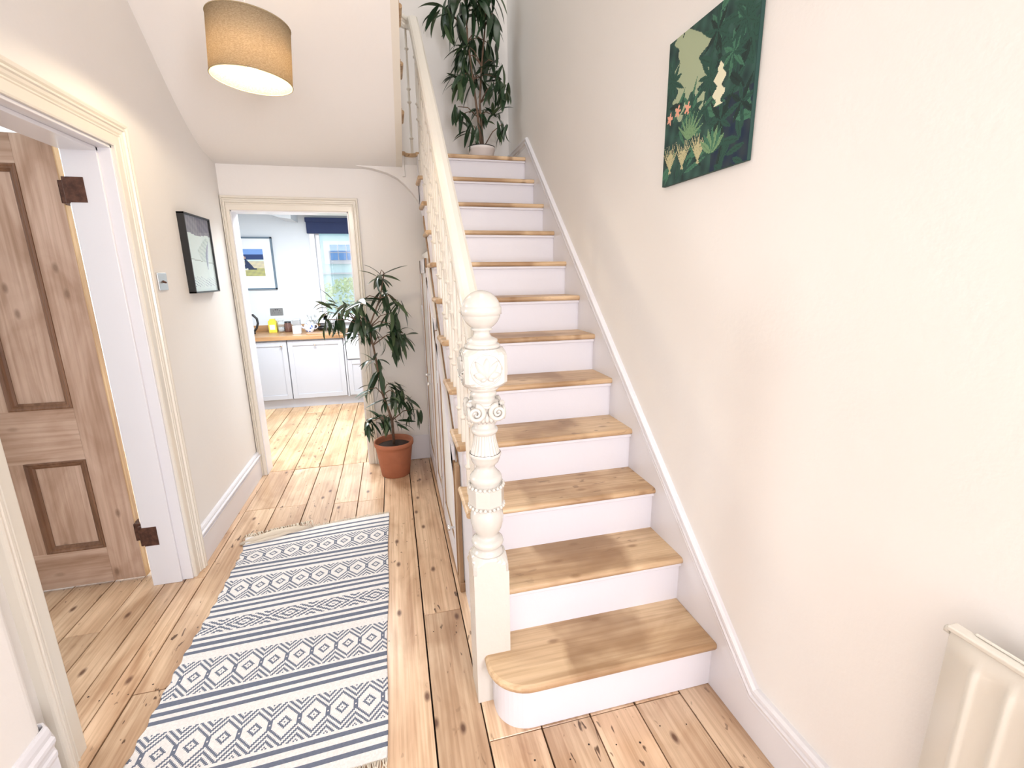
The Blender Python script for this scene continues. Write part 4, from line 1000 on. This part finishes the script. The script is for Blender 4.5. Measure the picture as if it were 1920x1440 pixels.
for k in range(7):
    a = k*.9; MB().tube([(-1.975+.02*math.cos(a), 4.88+.02*math.sin(a), WZ+.01), (-1.975+.05*math.cos(a), 4.88+.04*math.sin(a), WZ+.175+.015*math.sin(k*2))], [.003, .005], 6).build('utensil', STEEL, j_)
j_ = empty('dish_rack', (-1.72, 4.76, WZ), 'wire dish rack with plates left of the sink', 'dish rack')
dk = MB()
for k in range(9): x = -1.80+k*.025; dk.tube([(x, 4.66, WZ+.004), (x, 4.66, WZ+.08), (x, 4.78, WZ+.08), (x, 4.78, WZ+.004)], .002, 6)
dk.tube([(-1.81, 4.66, WZ+.08), (-1.59, 4.66, WZ+.08)], .003, 6).tube([(-1.81, 4.66, WZ+.008), (-1.59, 4.66, WZ+.008)], .003, 6); dk.build('wire_frame', STEEL, j_)
for k in range(3):
    pp_ = MB().lathe([(.0005, 0), (.04, .002), (.075, .012), (.078, .014), (.04, .008), (.0005, .006)], (0, 0, 0), 24)
    x = -1.765+k*.05; pp_.v = [(x+b_*1.0, 4.72+a_, WZ+.088+c_) for a_, c_, b_ in pp_.v]
    tag(pp_.build('plate', CERAM), 'white plate standing %s in the dish rack' % ('leftmost, nearest the teapot,', 'between the two others', 'rightmost, nearest the sink,')[k], 'plate', 'plates in the dish rack')
cb = MB().box(-1.98, -1.60, 4.42, 4.60, WZ, WZ+.012).build('chopping_board', OAK, bevel=.002); tag(cb, 'thin wooden chopping board at the worktop front edge', 'chopping board')
# wall socket
so_ = empty('wall_socket', (-2.375, 4.99, 1.05), 'grey metal double socket above the kitchen worktop', 'socket')
MB().box(-2.447, -2.306, 4.992, 5.0, 1.008, 1.092).build('plate', mat('dark_nickel', (.20, .20, .20), .5, .4), so_, bevel=.002)
sk_ = MB()
for cx in (-2.412, -2.342):
    for dx, dz, w, h_ in ((0, .012, .004, .009), (-.012, -.012, .007, .003), (.012, -.012, .007, .003)): sk_.box(cx+dx-w/2-.001, cx+dx+w/2+.001, 4.9905, 4.9925, 1.05+dz-h_/2, 1.05+dz+h_/2)
sk_.box(-2.392, -2.382, 4.9895, 4.9925, 1.068, 1.082).box(-2.372, -2.362, 4.9895, 4.9925, 1.068, 1.082)
sk_.build('socket_holes', BLACK, so_)
# framed beach print
kp = empty('framed_beach_print', (-2.5, 4.98, 1.6), 'grey framed beach print with seated dark figure on kitchen wall', 'picture')
a0, a1, b0, b1 = -2.93, -2.332, 1.314, 1.908
MB().box(a0, a1, 4.972, 5.0, b0, b0+.018).box(a0, a1, 4.972, 5.0, b1-.018, b1).box(a0, a0+.018, 4.972, 5.0, b0, b1).box(a1-.018, a1, 4.972, 5.0, b0, b1).build('frame', GREYF, kp, bevel=.001)
MB().box(a0+.018, a1-.018, 4.985, 4.992, b0+.018, b1-.018).build('mount', MOUNT, kp)
def beach(s, t):
    n = math.sin(s*23+t*9)*math.sin(t*37-s*14)
    c = (.16, .30, .62) if t > .82 else (.10, .20, .48)
    if t < .80: c = (.022, .045, .14)
    if t < .62: c = (.50, .62, .60)
    if t < .56: c = (.50+.06*n, .46+.05*n, .33)
    if t < .30: c = (.34+.05*n, .34+.05*n, .15)
    if t < .30+.0*s and s < .30: c = (.10, .13, .10) if n > 0 else (.5, .5, .45)
    # seated figure: shawl and skirt as dark triangle, small head
    if t < .66 and .24 < t and abs(s-(.50+(.66-t)*.25)) < (.68-t)*.33: c = (.02, .035, .085)
    if math.hypot(s-.47, (t-.68)) < .055: c = (.40, .27, .22)
    if .20 < t < .30 and .2 < s < .55 and t > .18+(s-.2)*.15: c = (.55, .56, .50) if n > -.2 else (.10, .13, .12)
    if .24 < t < .30 and .6 < s < .78: c = (.03, .04, .07)
    return c
grid_canvas(kp, 'print', beach, 60, 54, (-2.83, 4.984, 1.469), (.388, 0, 0), (0, 0, .306), 0, PRINT)
# kitchen window
wn = empty('window_1', (-1.46, 5.05, 1.5), kind='structure')
fw = MB().box(WX0-.055, WX0, 4.985, 5.0, WZ0-.02, WZ1+.05).box(WX1, WX1+.055, 4.985, 5.0, WZ0-.02, WZ1+.05).box(WX0-.055, WX1+.055, 4.985, 5.0, WZ1, WZ1+.05)
fw.build('window_casing', GLOSS, wn, bevel=.002)
sf = MB().box(WX0, WX0+.045, 5.05, 5.10, WZ0, WZ1).box(WX1-.045, WX1, 5.05, 5.10, WZ0, WZ1).box(WX0, WX1, 5.05, 5.10, WZ1-.05, WZ1).box(WX0, WX1, 5.05, 5.10, WZ0, WZ0+.06)
sf.build('sash_frame', GLOSS, wn, bevel=.003)
MB().box(WX0-.06, WX1+.06, 4.94, 5.06, WZ0-.03, WZ0-.001).build('window_sill', GLOSS, wn, bevel=.004)
MB().box(WX0+.045, WX1-.045, 5.07, 5.074, WZ0+.06, WZ1-.05).build('pane', PANE, wn)
bl = empty('roman_blind', (-1.5, 4.95, 2.03), 'navy fabric blind gathered at top of the kitchen window', 'blind')
MB().box(-1.945, -1.02, 4.935, 4.980, 2.075, 2.125).build('headrail_fold', NAVY, bl, bevel=.004)
MB().box(-1.938, -1.03, 4.950, 4.975, 1.948, 2.080).build('fabric_stack', NAVY, bl, bevel=.004)
# outside: neighbouring house and shrub
hs = empty('neighbour_house', (-2, 9, 0), 'pale rendered house seen outside the kitchen window', 'house')
MB().box(-5, 1.5, 9.0, 11, -1, 2.32).build('wall', HOUSE, hs)
MB().prism([(8.85, 2.30), (8.85, 2.38), (10, 3.1), (11.1, 2.38), (11.1, 2.30)], 'x', -5.2, 1.7).build('roof', HOUSE, hs)
MB().box(-2.26, -1.50, 8.96, 9.0, 1.70, 2.14).build('window_surround', GLOSS, hs)
for i in range(3):
    for j in range(2): MB().box(-2.14+i*.155, -2.14+i*.155+.135, 8.945, 8.96, 1.775+j*.155, 1.775+j*.155+.135).build('pane', BLUEG, hs)
MB().box(-2.4, -1.2, 8.95, 9.0, 1.50, 1.53).build('string_course', GLOSS, hs)
bs = random.Random(2); bu = MB()
for k in range(2600):
    a = bs.uniform(0, 6.28); b_ = bs.uniform(-1.3, 1.57); r = .85+bs.uniform(-.15, .1); c = Vector((-1.55+r*1.1*math.cos(a)*math.cos(b_), 7.6+r*.6*math.sin(a)*math.cos(b_), .72+r*.78*math.sin(b_)))
    d = Vector((bs.uniform(-1, 1), bs.uniform(-1, 1), bs.uniform(-1, 1))).normalized()*.035; e = d.cross(Vector((bs.uniform(-1, 1), 1, bs.uniform(-1, 1)))).normalized()*.018
    bu.add([c-d, c+e, c+d, c-e], [(0, 1, 2, 3)])
b_ = empty('garden_shrub', (-1.55, 7.6, 0), 'pale green shrub outside the kitchen window', 'shrub')
f_ = bu.build('foliage', BUSHM, b_, fix=False); f_['kind'] = 'stuff'
MB().tube([(-1.55, 7.6, -.3), (-1.55, 7.6, .5)], .03, 8).build('stem', STEM, b_)
struct('ground', MB().box(-6, 3, 5.2, 12, -.35, -.3), mat('garden_paving', (.5, .5, .48), .9))
# hall window in the living room far wall (daylight source there)
for o in bpy.data.objects:
    if '_o' in o: del o['_o']
    for k in ('_y', '_z'):
        if k in o: del o[k]
